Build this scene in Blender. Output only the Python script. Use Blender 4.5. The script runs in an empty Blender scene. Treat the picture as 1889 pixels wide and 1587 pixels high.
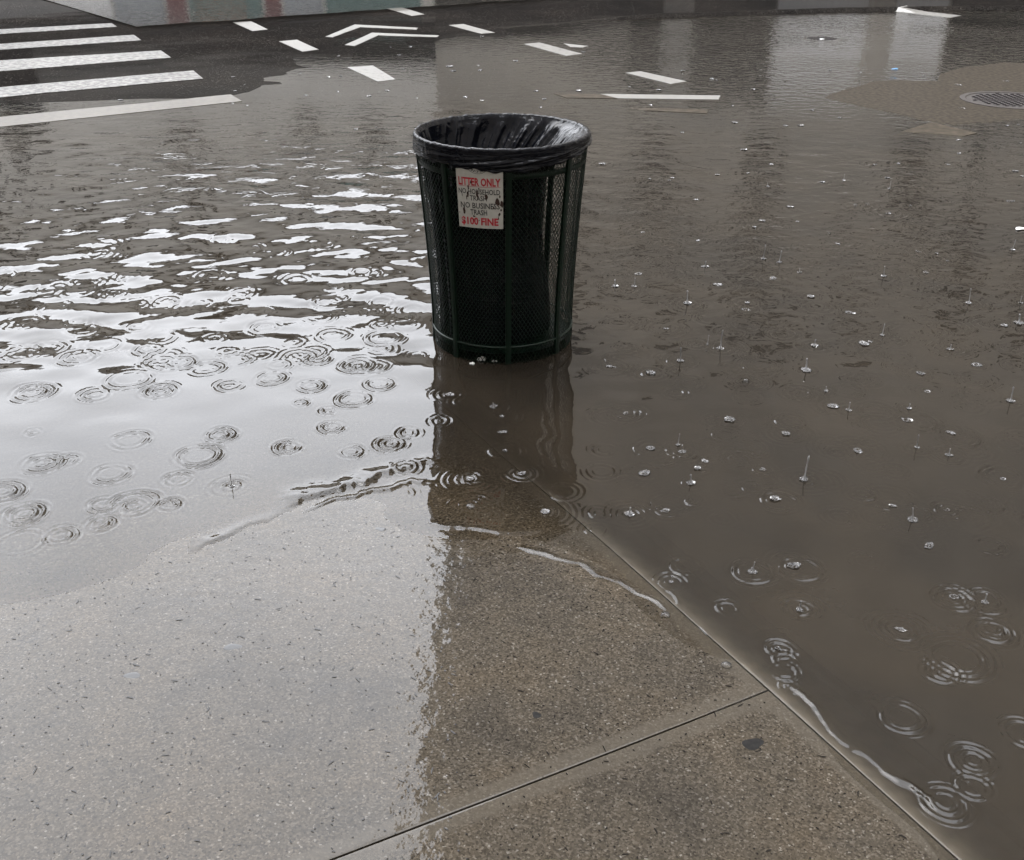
import bpy, bmesh, math, random
import numpy as np
from mathutils import Vector

rnd = random.Random(7)
rng = np.random.default_rng(11)
scene = bpy.context.scene
C = scene.collection

# ------------------------------------------------------------------ camera, sky, sun, exposure
CAM_H, FPX, PITCH = 1.54, 1950.0, math.radians(27.2)
cam_d = bpy.data.cameras.new('camera')
cam_d.lens = 36.0 * FPX / 1889.0
cam_d.sensor_width = 36.0
cam_d.clip_start, cam_d.clip_end = 0.05, 1000
cam = bpy.data.objects.new('camera', cam_d)
C.objects.link(cam)
cam.location = (0, 0, CAM_H)
cam.rotation_euler = (math.pi / 2 - PITCH, 0, 0)
scene.camera = cam

SUN_EL, SUN_AZ = math.radians(62), math.radians(-60)      # soft glow behind the overcast, front left
world = bpy.data.worlds.new('World')
scene.world = world
world.use_nodes = True
wt = world.node_tree
bg = wt.nodes['Background']
sky = wt.nodes.new('ShaderNodeTexSky')
sky.sky_type = 'NISHITA'
sky.sun_disc = False
sky.sun_elevation = SUN_EL
sky.sun_rotation = SUN_AZ
sky.dust_density = 4
hs = wt.nodes.new('ShaderNodeHueSaturation')
hs.inputs['Saturation'].default_value = 0.18
mixw = wt.nodes.new('ShaderNodeMixRGB')
mixw.inputs[0].default_value = 0.8
mixw.inputs[2].default_value = (11.8, 12.1, 12.8, 1)
tcw = wt.nodes.new('ShaderNodeTexCoord')
nzw = wt.nodes.new('ShaderNodeTexNoise')
nzw.inputs['Scale'].default_value = 3.0
nzw.inputs['Detail'].default_value = 5
mrw = wt.nodes.new('ShaderNodeMapRange')
mrw.inputs[1].default_value, mrw.inputs[2].default_value = 0.3, 0.7
mrw.inputs[3].default_value, mrw.inputs[4].default_value = 0.86, 1.1
mulw = wt.nodes.new('ShaderNodeMixRGB')
mulw.blend_type = 'MULTIPLY'
mulw.inputs[0].default_value = 1
L = wt.links.new
L(sky.outputs[0], hs.inputs['Color'])
L(hs.outputs[0], mixw.inputs[1])
L(tcw.outputs['Generated'], nzw.inputs['Vector'])
L(nzw.outputs[0], mrw.inputs[0])
L(mixw.outputs[0], mulw.inputs[1])
L(mrw.outputs[0], mulw.inputs[2])
L(mulw.outputs[0], bg.inputs[0])
bg.inputs[1].default_value = 0.15

sun_d = bpy.data.lights.new('sun', 'SUN')
sun_d.energy = 0.5
sun_d.angle = math.radians(40)
sun_d.color = (1, 0.98, 0.95)
sun = bpy.data.objects.new('sun', sun_d)
C.objects.link(sun)
sv = Vector((math.sin(SUN_AZ) * math.cos(SUN_EL), math.cos(SUN_AZ) * math.cos(SUN_EL), math.sin(SUN_EL)))
sun.rotation_euler = sv.to_track_quat('Z', 'Y').to_euler()

scene.view_settings.view_transform = 'Standard'
scene.view_settings.look = 'None'
scene.view_settings.gamma = 1
scene.view_settings.use_curve_mapping = False
scene.view_settings.exposure = 2.12
scene.render.engine = 'CYCLES'
scene.cycles.max_bounces = 8
scene.cycles.transparent_max_bounces = 12
scene.cycles.caustics_reflective = False
scene.cycles.caustics_refractive = False
scene.cycles.use_denoising = True
scene.cycles.sample_clamp_indirect = 6

# ------------------------------------------------------------------ helpers
def at(x, y, z=0.0):
    u = (x - 944.5) / FPX
    v = (y - 793.5) / FPX
    dy = math.cos(PITCH) - v * math.sin(PITCH)
    dz = -math.sin(PITCH) - v * math.cos(PITCH)
    t = (z - CAM_H) / dz
    return np.array([u * t, dy * t])

def obj(name, me, mat=None, parent=None):
    o = bpy.data.objects.new(name, me)
    C.objects.link(o)
    if mat is not None and hasattr(me, 'materials') and not me.materials:
        me.materials.append(mat)
    o.parent = parent
    return o

def tag(o, label=None, cat=None, group=None, kind=None):
    if label: o['label'] = label
    if cat: o['category'] = cat
    if group: o['group'] = group
    if kind: o['kind'] = kind
    return o

def empty(name, loc=(0, 0, 0)):
    o = bpy.data.objects.new(name, None)
    o.empty_display_size = 0.1
    C.objects.link(o)
    o.location = loc
    return o

def mesh_pd(name, v, f, smooth=False):
    me = bpy.data.meshes.new(name)
    me.from_pydata([tuple(map(float, p)) for p in v], [], f)
    if smooth:
        me.polygons.foreach_set('use_smooth', [True] * len(me.polygons))
    me.update()
    return me

def mesh_np(name, co, quads, smooth=True):
    me = bpy.data.meshes.new(name)
    me.vertices.add(len(co))
    me.vertices.foreach_set('co', np.ascontiguousarray(co, dtype=np.float32).ravel())
    n = len(quads)
    me.loops.add(n * 4)
    me.loops.foreach_set('vertex_index', np.ascontiguousarray(quads, dtype=np.int32).ravel())
    me.polygons.add(n)
    me.polygons.foreach_set('loop_start', np.arange(0, n * 4, 4, dtype=np.int32))
    me.update(calc_edges=True)
    me.polygons.foreach_set('use_smooth', np.full(n, smooth))
    return me

def fattr(me, name, arr):
    a = me.attributes.new(name, 'FLOAT', 'POINT')
    a.data.foreach_set('value', np.ascontiguousarray(arr, dtype=np.float32))

def grid_quads(nr, nc, keep=None):
    i = np.arange(nr - 1)[:, None] * nc + np.arange(nc - 1)[None, :]
    q = np.stack([i, i + 1, i + nc + 1, i + nc], -1).reshape(-1, 4)
    return q if keep is None else q[keep.reshape(-1)]

def box_mesh(name, x0, x1, y0, y1, z0, z1):
    v = [(x0, y0, z0), (x1, y0, z0), (x1, y1, z0), (x0, y1, z0), (x0, y0, z1), (x1, y0, z1), (x1, y1, z1), (x0, y1, z1)]
    f = [(0, 3, 2, 1), (4, 5, 6, 7), (0, 1, 5, 4), (1, 2, 6, 5), (2, 3, 7, 6), (3, 0, 4, 7)]
    return mesh_pd(name, v, f)

def sstep(a, b, x):
    t = np.clip((x - a) / (b - a), 0, 1)
    return t * t * (3 - 2 * t)

def vnoise(x, y, scale, seed, octaves=3):
    """cheap smooth noise from summed random sinusoids, about -1..1"""
    r = np.random.default_rng(seed)
    out = np.zeros_like(x, dtype=float)
    amp = 1.0
    tot = 0
    for o in range(octaves):
        for k in range(5):
            a = r.uniform(0, 2 * math.pi)
            s = scale * (2 ** o) * r.uniform(0.7, 1.4)
            out += amp * np.sin((x * math.cos(a) + y * math.sin(a)) * s + r.uniform(0, 6.28))
        tot += amp * 2.0
        amp *= 0.5
    return out / tot

# ------------------------------------------------------------------ materials
def new_mat(name):
    m = bpy.data.materials.new(name)
    m.use_nodes = True
    nt = m.node_tree
    return m, nt, nt.nodes['Principled BSDF'], nt.links.new

def nd(nt, typ, **kw):
    n = nt.nodes.new(typ)
    for k, v in kw.items():
        if k in n.inputs:
            n.inputs[k].default_value = v
        else:
            setattr(n, k, v)
    return n

def ramp(nt, stops):
    r = nt.nodes.new('ShaderNodeValToRGB')
    e = r.color_ramp.elements
    while len(e) < len(stops):
        e.new(0.5)
    for i, (p, c) in enumerate(stops):
        e[i].position = p
        e[i].color = (c[0], c[1], c[2], 1) if len(c) == 3 else c
    return r

def math_n(nt, op, a=None, b=None):
    n = nt.nodes.new('ShaderNodeMath')
    n.operation = op
    for i, v in enumerate((a, b)):
        if v is None: continue
        if isinstance(v, (int, float)): n.inputs[i].default_value = v
        else: nt.links.new(v, n.inputs[i])
    return n

def simple(name, col, rough=0.6, metal=0.0, var=0.15, scale=12, spec=0.5, coat=0.0, coat_rough=0.1, bump=0.0, bscale=60):
    m, nt, p, lk = new_mat(name)
    tc = nd(nt, 'ShaderNodeTexCoord')
    n = nd(nt, 'ShaderNodeTexNoise', Scale=scale, Detail=5.0)
    lk(tc.outputs['Object'], n.inputs['Vector'])
    r = ramp(nt, [(0.3, [c * (1 - var) for c in col]), (0.7, [min(1, c * (1 + var)) for c in col])])
    lk(n.outputs[0], r.inputs[0])
    lk(r.outputs[0], p.inputs['Base Color'])
    p.inputs['Roughness'].default_value = rough
    p.inputs['Metallic'].default_value = metal
    p.inputs['Specular IOR Level'].default_value = spec
    p.inputs['Coat Weight'].default_value = coat
    p.inputs['Coat Roughness'].default_value = coat_rough
    p.inputs['Coat IOR'].default_value = 1.36
    if bump:
        n2 = nd(nt, 'ShaderNodeTexNoise', Scale=bscale, Detail=4.0)
        lk(tc.outputs['Object'], n2.inputs['Vector'])
        b = nd(nt, 'ShaderNodeBump', Strength=bump, Distance=0.003)
        lk(n2.outputs[0], b.inputs['Height'])
        lk(b.outputs[0], p.inputs['Normal'])
        lk(b.outputs[0], p.inputs['Coat Normal'])
    return m

def make_concrete():
    m, nt, p, lk = new_mat('wet_aggregate_concrete')
    tc = nd(nt, 'ShaderNodeTexCoord')
    P = tc.outputs['Object']
    v1 = nd(nt, 'ShaderNodeTexVoronoi', Scale=270.0)           # grains
    lk(P, v1.inputs['Vector'])
    grain = ramp(nt, [(0.0, (0.020, 0.0165, 0.0125)), (0.2, (0.035, 0.0292, 0.0217)), (0.62, (0.047, 0.0395, 0.030)), (0.93, (0.074, 0.063, 0.050)), (0.985, (0.09, 0.079, 0.066)), (0.997, (0.14, 0.13, 0.117))])
    sep = nd(nt, 'ShaderNodeSeparateColor')
    lk(v1.outputs['Color'], sep.inputs[0])
    lk(sep.outputs[0], grain.inputs[0])
    v2 = nd(nt, 'ShaderNodeTexVoronoi', Scale=85.0)            # pits
    lk(P, v2.inputs['Vector'])
    pit = ramp(nt, [(0.08, (0.14, 0.12, 0.10)), (0.26, (1, 1, 1))])
    lk(v2.outputs['Distance'], pit.inputs[0])
    sep2 = nd(nt, 'ShaderNodeSeparateColor')
    lk(v2.outputs['Color'], sep2.inputs[0])
    gate = math_n(nt, 'LESS_THAN', sep2.outputs[1], 0.26)
    mpit = nd(nt, 'ShaderNodeMixRGB', blend_type='MULTIPLY')
    lk(gate.outputs[0], mpit.inputs[0])
    lk(grain.outputs[0], mpit.inputs[1])
    lk(pit.outputs[0], mpit.inputs[2])
    big = nd(nt, 'ShaderNodeTexNoise', Scale=2.6, Detail=9.0, Roughness=0.66)
    lk(P, big.inputs['Vector'])
    bigr = ramp(nt, [(0.3, (0.52, 0.53, 0.56)), (0.48, (0.93, 0.92, 0.90)), (0.72, (1.15, 1.06, 0.93))])
    lk(big.outputs[0], bigr.inputs[0])
    mb = nd(nt, 'ShaderNodeMixRGB', blend_type='MULTIPLY')
    mb.inputs[0].default_value = 1
    lk(mpit.outputs[0], mb.inputs[1])
    lk(bigr.outputs[0], mb.inputs[2])
    # tooled smooth margin along the flag edges
    ae = nd(nt, 'ShaderNodeAttribute', attribute_name='edge')
    en = nd(nt, 'ShaderNodeTexNoise', Scale=14.0, Detail=3.0)
    lk(P, en.inputs['Vector'])
    esum = math_n(nt, 'ADD', ae.outputs['Fac'], math_n(nt, 'MULTIPLY', en.outputs[0], 0.012).outputs[0])
    em = nd(nt, 'ShaderNodeMapRange')
    em.inputs[1].default_value, em.inputs[2].default_value = 0.034, 0.048
    em.inputs[3].default_value, em.inputs[4].default_value = 0.55, 0.0
    lk(esum.outputs[0], em.inputs[0])
    mt = nd(nt, 'ShaderNodeMixRGB')
    mt.inputs[2].default_value = (0.066, 0.057, 0.045, 1)
    lk(em.outputs[0], mt.inputs[0])
    lk(mb.outputs[0], mt.inputs[1])
    lk(mt.outputs[0], p.inputs['Base Color'])
    p.inputs['Roughness'].default_value = 0.75
    p.inputs['Specular IOR Level'].default_value = 0.0
    # grain relief below the film, film itself nearly flat with gentle swell
    b1 = nd(nt, 'ShaderNodeBump', Strength=0.25, Distance=0.0015)
    lk(v1.outputs['Distance'], b1.inputs['Height'])
    lk(b1.outputs[0], p.inputs['Normal'])
    fn = nd(nt, 'ShaderNodeTexNoise', Scale=26.0, Detail=3.0, Roughness=0.5)
    lk(P, fn.inputs['Vector'])
    fb = nd(nt, 'ShaderNodeBump', Strength=1.0, Distance=0.0010)
    lk(fn.outputs[0], fb.inputs['Height'])
    fine = nd(nt, 'ShaderNodeTexNoise', Scale=190.0, Detail=2.0)
    lk(P, fine.inputs['Vector'])
    aw = nd(nt, 'ShaderNodeAttribute', attribute_name='dryness')
    fb2 = nd(nt, 'ShaderNodeBump', Distance=0.0012)
    lk(aw.outputs['Fac'], fb2.inputs['Strength'])
    lk(fine.outputs[0], fb2.inputs['Height'])
    lk(fb.outputs[0], fb2.inputs['Normal'])
    fw = nd(nt, 'ShaderNodeAttribute', attribute_name='film')
    lk(fw.outputs['Fac'], p.inputs['Coat Weight'])
    p.inputs['Coat Roughness'].default_value = 0.035
    p.inputs['Coat IOR'].default_value = 1.33
    lk(fb2.outputs[0], p.inputs['Coat Normal'])
    return m

def make_asphalt():
    m, nt, p, lk = new_mat('wet_asphalt')
    tc = nd(nt, 'ShaderNodeTexCoord')
    P = tc.outputs['Object']
    v1 = nd(nt, 'ShaderNodeTexVoronoi', Scale=90.0)
    lk(P, v1.inputs['Vector'])
    sep = nd(nt, 'ShaderNodeSeparateColor')
    lk(v1.outputs['Color'], sep.inputs[0])
    g = ramp(nt, [(0.0, (0.006, 0.0055, 0.0053)), (0.6, (0.0105, 0.0096, 0.009)), (0.93, (0.018, 0.0165, 0.0155)), (1, (0.05, 0.047, 0.044))])
    lk(sep.outputs[0], g.inputs[0])
    n = nd(nt, 'ShaderNodeTexNoise', Scale=0.9, Detail=6.0)
    lk(P, n.inputs['Vector'])
    r = ramp(nt, [(0.35, (0.7, 0.7, 0.7)), (0.65, (1.15, 1.1, 1.05))])
    lk(n.outputs[0], r.inputs[0])
    mm = nd(nt, 'ShaderNodeMixRGB', blend_type='MULTIPLY')
    mm.inputs[0].default_value = 1
    lk(g.outputs[0], mm.inputs[1])
    lk(r.outputs[0], mm.inputs[2])
    lk(mm.outputs[0], p.inputs['Base Color'])
    p.inputs['Roughness'].default_value = 0.6
    p.inputs['Specular IOR Level'].default_value = 0.0
    p.inputs['Coat Weight'].default_value = 0.16
    p.inputs['Coat Roughness'].default_value = 0.05
    p.inputs['Coat IOR'].default_value = 1.34
    n2 = nd(nt, 'ShaderNodeTexNoise', Scale=35.0, Detail=4.0)
    lk(P, n2.inputs['Vector'])
    b = nd(nt, 'ShaderNodeBump', Strength=0.4, Distance=0.0012)
    lk(n2.outputs[0], b.inputs['Height'])
    lk(b.outputs[0], p.inputs['Normal'])
    lk(b.outputs[0], p.inputs['Coat Normal'])
    return m

def make_water(name='flood_water', mud=(0.0176, 0.0143, 0.0106), ripple=True):
    m, nt, p, lk = new_mat(name)
    nt.nodes.remove(p)
    out = nt.nodes['Material Output']
    tc = nd(nt, 'ShaderNodeTexCoord')
    P = tc.outputs['Object']
    # fine wind and rain ripples, long across the street
    mp = nd(nt, 'ShaderNodeMapping')
    mp.inputs['Scale'].default_value = (9.0, 11.5, 1)
    mp.inputs['Rotation'].default_value = (0, 0, math.radians(-6))
    lk(P, mp.inputs['Vector'])
    n1 = nd(nt, 'ShaderNodeTexNoise', Scale=1.0, Detail=3.0, Roughness=0.55, Distortion=0.6)
    lk(mp.outputs[0], n1.inputs['Vector'])
    ar = nd(nt, 'ShaderNodeAttribute', attribute_name='ripple')
    b1 = nd(nt, 'ShaderNodeBump', Distance=0.02)
    lk(ar.outputs['Fac'], b1.inputs['Strength'])
    lk(n1.outputs[0], b1.inputs['Height'])
    n2 = nd(nt, 'ShaderNodeTexNoise', Scale=22.0, Detail=2.0)
    lk(P, n2.inputs['Vector'])
    b2 = nd(nt, 'ShaderNodeBump', Strength=1.0, Distance=0.00022)
    lk(n2.outputs[0], b2.inputs['Height'])
    lk(b1.outputs[0], b2.inputs['Normal'])
    N = b2.outputs[0]
    ad = nd(nt, 'ShaderNodeAttribute', attribute_name='depth')
    ex = math_n(nt, 'EXPONENT', math_n(nt, 'MULTIPLY', ad.outputs['Fac'], -72.0).outputs[0])
    mk = math_n(nt, 'SUBTRACT', 1.0, ex.outputs[0])
    cl = nd(nt, 'ShaderNodeTexNoise', Scale=1.6, Detail=6.0, Roughness=0.6, Distortion=1.2)
    lk(P, cl.inputs['Vector'])
    cr = ramp(nt, [(0.3, [c * f for c, f in zip(mud, (0.78, 0.79, 0.82))]), (0.72, [c * f for c, f in zip(mud, (1.25, 1.2, 1.12))])])
    lk(cl.outputs[0], cr.inputs[0])
    dif = nd(nt, 'ShaderNodeBsdfDiffuse')
    lk(cr.outputs[0], dif.inputs['Color'])
    tr = nd(nt, 'ShaderNodeBsdfTransparent')
    tr.inputs['Color'].default_value = (0.97, 0.95, 0.91, 1)
    body = nd(nt, 'ShaderNodeMixShader')
    lk(mk.outputs[0], body.inputs[0])
    lk(tr.outputs[0], body.inputs[1])
    lk(dif.outputs[0], body.inputs[2])
    fr = nd(nt, 'ShaderNodeFresnel', IOR=1.4)
    lk(N, fr.inputs['Normal'])
    gl = nd(nt, 'ShaderNodeBsdfGlossy', Roughness=0.02)
    lk(N, gl.inputs['Normal'])
    fin = nd(nt, 'ShaderNodeMixShader')
    lk(fr.outputs[0], fin.inputs[0])
    lk(body.outputs[0], fin.inputs[1])
    lk(gl.outputs[0], fin.inputs[2])
    lk(fin.outputs[0], out.inputs['Surface'])
    return m

def make_paint():
    m, nt, p, lk = new_mat('worn_white_road_paint')
    tc = nd(nt, 'ShaderNodeTexCoord')
    P = tc.outputs['Object']
    n = nd(nt, 'ShaderNodeTexNoise', Scale=16.0, Detail=8.0, Roughness=0.75)
    lk(P, n.inputs['Vector'])
    aw = nd(nt, 'ShaderNodeAttribute', attribute_name='worn', attribute_type='OBJECT')
    s = math_n(nt, 'ADD', n.outputs[0], aw.outputs['Fac'])
    r = ramp(nt, [(0.53, (0.195, 0.19, 0.178)), (0.61, (0.13, 0.126, 0.115)), (0.66, (0.025, 0.023, 0.021))])
    lk(s.outputs[0], r.inputs[0])
    lk(r.outputs[0], p.inputs['Base Color'])
    p.inputs['Roughness'].default_value = 0.5
    p.inputs['Coat Weight'].default_value = 0.5
    p.inputs['Coat Roughness'].default_value = 0.2
    b = nd(nt, 'ShaderNodeBump', Strength=0.5, Distance=0.002)
    lk(n.outputs[0], b.inputs['Height'])
    lk(b.outputs[0], p.inputs['Normal'])
    lk(b.outputs[0], p.inputs['Coat Normal'])
    return m

def make_liner():
    m, nt, p, lk = new_mat('black_plastic_film')
    tc = nd(nt, 'ShaderNodeTexCoord')
    P = tc.outputs['Object']
    p.inputs['Base Color'].default_value = (0.003, 0.0036, 0.006, 1)
    p.inputs['Roughness'].default_value = 0.16
    p.inputs['Specular IOR Level'].default_value = 0.2
    n = nd(nt, 'ShaderNodeTexNoise', Scale=13.0, Detail=4.0, Roughness=0.5, Distortion=0.6)
    lk(P, n.inputs['Vector'])
    ri = math_n(nt, 'ABSOLUTE', math_n(nt, 'SUBTRACT', n.outputs[0], 0.5).outputs[0])
    b = nd(nt, 'ShaderNodeBump', Strength=0.5, Distance=0.022)
    lk(ri.outputs[0], b.inputs['Height'])
    mpw = nd(nt, 'ShaderNodeMapping')
    mpw.inputs['Scale'].default_value = (5, 5, 46)
    mpw.inputs['Rotation'].default_value = (0.10, 0.16, 0)
    lk(P, mpw.inputs['Vector'])
    nw = nd(nt, 'ShaderNodeTexNoise', Scale=1.0, Detail=3.0, Distortion=0.4)
    lk(mpw.outputs[0], nw.inputs['Vector'])
    rw = math_n(nt, 'ABSOLUTE', math_n(nt, 'SUBTRACT', nw.outputs[0], 0.5).outputs[0])
    aw = nd(nt, 'ShaderNodeAttribute', attribute_name='skirt')
    bw = nd(nt, 'ShaderNodeBump', Distance=0.02)
    lk(aw.outputs['Fac'], bw.inputs['Strength'])
    lk(rw.outputs[0], bw.inputs['Height'])
    lk(b.outputs[0], bw.inputs['Normal'])
    b = bw
    # rain beads, standing only where the film faces up
    v = nd(nt, 'ShaderNodeTexVoronoi', Scale=260.0)
    lk(P, v.inputs['Vector'])
    bd = ramp(nt, [(0.0, (1, 1, 1)), (0.5, (0, 0, 0))])
    lk(v.outputs['Distance'], bd.inputs[0])
    g = nd(nt, 'ShaderNodeAttribute', attribute_name='bead')
    b2 = nd(nt, 'ShaderNodeBump', Distance=0.0007)
    lk(g.outputs['Fac'], b2.inputs['Strength'])
    lk(bd.outputs[0], b2.inputs['Height'])
    lk(b.outputs[0], b2.inputs['Normal'])
    lk(b2.outputs[0], p.inputs['Normal'])
    return m

def make_green():
    m, nt, p, lk = new_mat('dark_green_enamel')
    tc = nd(nt, 'ShaderNodeTexCoord')
    P = tc.outputs['Object']
    n = nd(nt, 'ShaderNodeTexNoise', Scale=40.0, Detail=6.0, Roughness=0.7)
    lk(P, n.inputs['Vector'])
    r = ramp(nt, [(0.3, (0.002, 0.007, 0.004)), (0.68, (0.003, 0.0115, 0.006)), (0.73, (0.015, 0.0075, 0.0035))])
    lk(n.outputs[0], r.inputs[0])
    lk(r.outputs[0], p.inputs['Base Color'])
    p.inputs['Roughness'].default_value = 0.4
    p.inputs['Specular IOR Level'].default_value = 0.22
    return m

def make_splash(name, milk):
    m, nt, p, lk = new_mat(name)
    nt.nodes.remove(p)
    out = nt.nodes['Material Output']
    d = nd(nt, 'ShaderNodeBsdfDiffuse')
    d.inputs['Color'].default_value = (0.34, 0.34, 0.35, 1)
    t = nd(nt, 'ShaderNodeBsdfTransparent')
    g = nd(nt, 'ShaderNodeBsdfGlossy', Roughness=0.03)
    f = nd(nt, 'ShaderNodeFresnel', IOR=1.3)
    a = nd(nt, 'ShaderNodeMixShader')
    a.inputs[0].default_value = milk
    lk(t.outputs[0], a.inputs[1])
    lk(d.outputs[0], a.inputs[2])
    b = nd(nt, 'ShaderNodeMixShader')
    lk(f.outputs[0], b.inputs[0])
    lk(a.outputs[0], b.inputs[1])
    lk(g.outputs[0], b.inputs[2])
    lk(b.outputs[0], out.inputs['Surface'])
    return m

M = {
    'concrete': make_concrete(), 'asphalt': make_asphalt(), 'water': make_water(), 'paint': make_paint(),
    'liner': make_liner(), 'green': make_green(), 'splash': make_splash('splashing_water', 0.24), 'bubble': make_splash('bubble_film', 0.10), 'jet': make_splash('jet_water', 0.72),
    'joint': simple('dark_joint_grit', (0.009, 0.0078, 0.006), 0.9, spec=0.0),
    'curb': simple('wet_curb_concrete', (0.062, 0.051, 0.037), 0.7, var=0.25, scale=30, coat=1, coat_rough=0.05),
    'pale': simple('silted_road_paint', (0.064, 0.055, 0.041), 0.5, var=0.35, scale=22, coat=0.5, coat_rough=0.1, bump=0.4),
    'stained': simple('mud_stained_road_paint', (0.046, 0.038, 0.0285), 0.7, var=0.45, scale=14, spec=0.1),
    'patch': simple('tan_concrete_patch', (0.034, 0.028, 0.021), 0.7, var=0.6, scale=30, spec=0.1, coat=0.06, coat_rough=0.12, bump=0.8, bscale=40),
    'iron': simple('wet_cast_iron', (0.022, 0.018, 0.02), 0.5, var=0.3, scale=20, coat=0.6),
    'sign': simple('chipped_white_enamel', (0.45, 0.445, 0.42), 0.4, var=0.08, scale=50, coat=0.3),
    'red': simple('red_lettering', (0.36, 0.012, 0.025), 0.5),
    'black': simple('black_lettering', (0.012, 0.012, 0.014), 0.5),
    'blue': simple('blue_print', (0.03, 0.22, 0.42), 0.5),
    'rust': simple('rust_chip', (0.03, 0.013, 0.009), 0.8, var=0.5, scale=120),
    'debris': simple('wet_leaf_bits', (0.007, 0.0058, 0.0045), 0.7, var=0.5, scale=90, spec=0.0, coat=1.0, coat_rough=0.05),
    'gum_dry': simple('old_gum_dark', (0.016, 0.0155, 0.015), 0.8, var=0.3, scale=80, spec=0.1),
    'gum': simple('old_gum', (0.02, 0.02, 0.021), 0.85, var=0.3, scale=80, coat=0.9, coat_rough=0.04),
    'paper': simple('wet_white_litter', (0.7, 0.7, 0.7), 0.5),
    'bluelit': simple('blue_plastic', (0.1, 0.3, 0.55), 0.4),
    'stone': simple('pale_grey_stone', (0.66, 0.64, 0.60), 0.8, var=0.1, scale=0.6),
    'brown': simple('grey_brown_brick', (0.42, 0.393, 0.353), 0.8, var=0.15, scale=0.5),
    'glass': simple('dark_window_glass', (0.03, 0.03, 0.03), 0.5),
    'shutter': simple('dark_shopfront', (0.022, 0.021, 0.02), 0.6),
    'trim': simple('stone_trim', (0.32, 0.31, 0.29), 0.8),
    'whitep': simple('white_panel', (0.75, 0.75, 0.75), 0.5),
    'greyp': simple('grey_panel', (0.34, 0.36, 0.38), 0.5),
    'teal': simple('teal_panel', (0.14, 0.21, 0.205), 0.5),
    'redp': simple('red_panel', (0.19, 0.10, 0.105), 0.5),
    'orange': simple('orange_panel', (0.45, 0.14, 0.05), 0.5),
}

# ------------------------------------------------------------------ ground heights (metres; flood level is z = 0)
PUDDLE = np.array([(-40, 5.0), (-7.5, 9.6), (-4.76, 11.2), (-2.88, 12.2), (-0.29, 13.61), (1.53, 14.79), (4.62, 15.67), (9, 16.2), (60, 16.2)])

def road_z(x, y):
    x = np.asarray(x, float)
    y = np.asarray(y, float)
    yp = np.interp(x, PUDDLE[:, 0], PUDDLE[:, 1])
    z = np.where(y > yp, (y - yp) * 0.006, (y - yp) * 0.0012)
    z = z + np.minimum(0, y - 9.1) * 0.021 + np.minimum(0, y - 7.6) * 0.006
    left_lift = 0.0042 * np.clip(-x - 1.5, 0, 6) * sstep(6.0, 8.0, y)
    right = sstep(0.4, 2.6, x) * sstep(4.2, 8.6, y) * 0.055
    z = z + right + left_lift
    z = np.where((y < yp) & (x > 0), np.minimum(z, -0.005 - 0.002 * np.clip(yp - y, 0, 3)), z)
    z = z + 0.0020 * vnoise(x, y, 1.3, 3, 3) + 0.0013 * vnoise(x * 0.6, y, 7.0, 4, 3)
    return np.clip(z, -0.125, 0.045 + 0.003 * vnoise(x, y, 1.0, 5, 2))

# the water's edge on the sidewalk corner, walked from left to right
SHORE_PX = [(-900, 1180), (-400, 1120), (0, 1075), (330, 1020), (520, 950), (700, 925), (800, 962), (940, 985), (1100, 1042), (1240, 1128), (1330, 1215), (1420, 1262), (1560, 1372), (1700, 1482), (1790, 1587), (1850, 1680), (2000, 2100)]
SHORE = np.array([at(*q) for q in SHORE_PX])
SHORE = np.vstack([[-9, 0.8], SHORE, [1.6, -3.0]])

def shore_dist(x, y):
    """signed distance to the water's edge, positive on the dry side"""
    px, py = np.ravel(x), np.ravel(y)
    best = np.full(px.shape, 1e9)
    sgn = np.ones(px.shape)
    for a, b in zip(SHORE[:-1], SHORE[1:]):
        d = b - a
        t = np.clip(((px - a[0]) * d[0] + (py - a[1]) * d[1]) / (d @ d), 0, 1)
        qx, qy = px - a[0] - t * d[0], py - a[1] - t * d[1]
        dd = np.hypot(qx, qy)
        cr = d[0] * (py - a[1]) - d[1] * (px - a[0])
        m = dd < best
        best = np.where(m, dd, best)
        sgn = np.where(m, np.where(cr < 0, 1, -1), sgn)
    return (best * sgn).reshape(np.shape(x))

# sidewalk frame: corner of the two joints, one axis along the kerb, one along the cross joint
O0 = at(1418, 1273)
AX = at(992, 891) - O0
AX /= np.linalg.norm(AX)
BX = np.array([-AX[1], AX[0]])
if BX @ (at(700, 1587) - O0) < 0:
    BX = -BX
KERB_W = 0.16

# smoothed on a grid so that the slab has no creases
GX, GY = np.linspace(-6, 4, 251), np.linspace(-4, 6, 251)
_gx, _gy = np.meshgrid(GX, GY)
_sd = shore_dist(_gx, _gy)
_k = np.exp(-0.5 * (np.arange(-6, 7) / 2.4) ** 2)
_k /= _k.sum()
_sd = np.apply_along_axis(lambda r: np.convolve(np.pad(r, 6, 'edge'), _k, 'valid'), 0, _sd)
_sd = np.apply_along_axis(lambda r: np.convolve(np.pad(r, 6, 'edge'), _k, 'valid'), 1, _sd)

def bil(x, y):
    fx = np.clip((np.asarray(x, float) + 6) / 0.04, 0, 249.999)
    fy = np.clip((np.asarray(y, float) + 4) / 0.04, 0, 249.999)
    ix, iy = fx.astype(int), fy.astype(int)
    tx, ty = fx - ix, fy - iy
    return (_sd[iy, ix] * (1 - tx) * (1 - ty) + _sd[iy, ix + 1] * tx * (1 - ty) + _sd[iy + 1, ix] * (1 - tx) * ty + _sd[iy + 1, ix + 1] * tx * ty)

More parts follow.
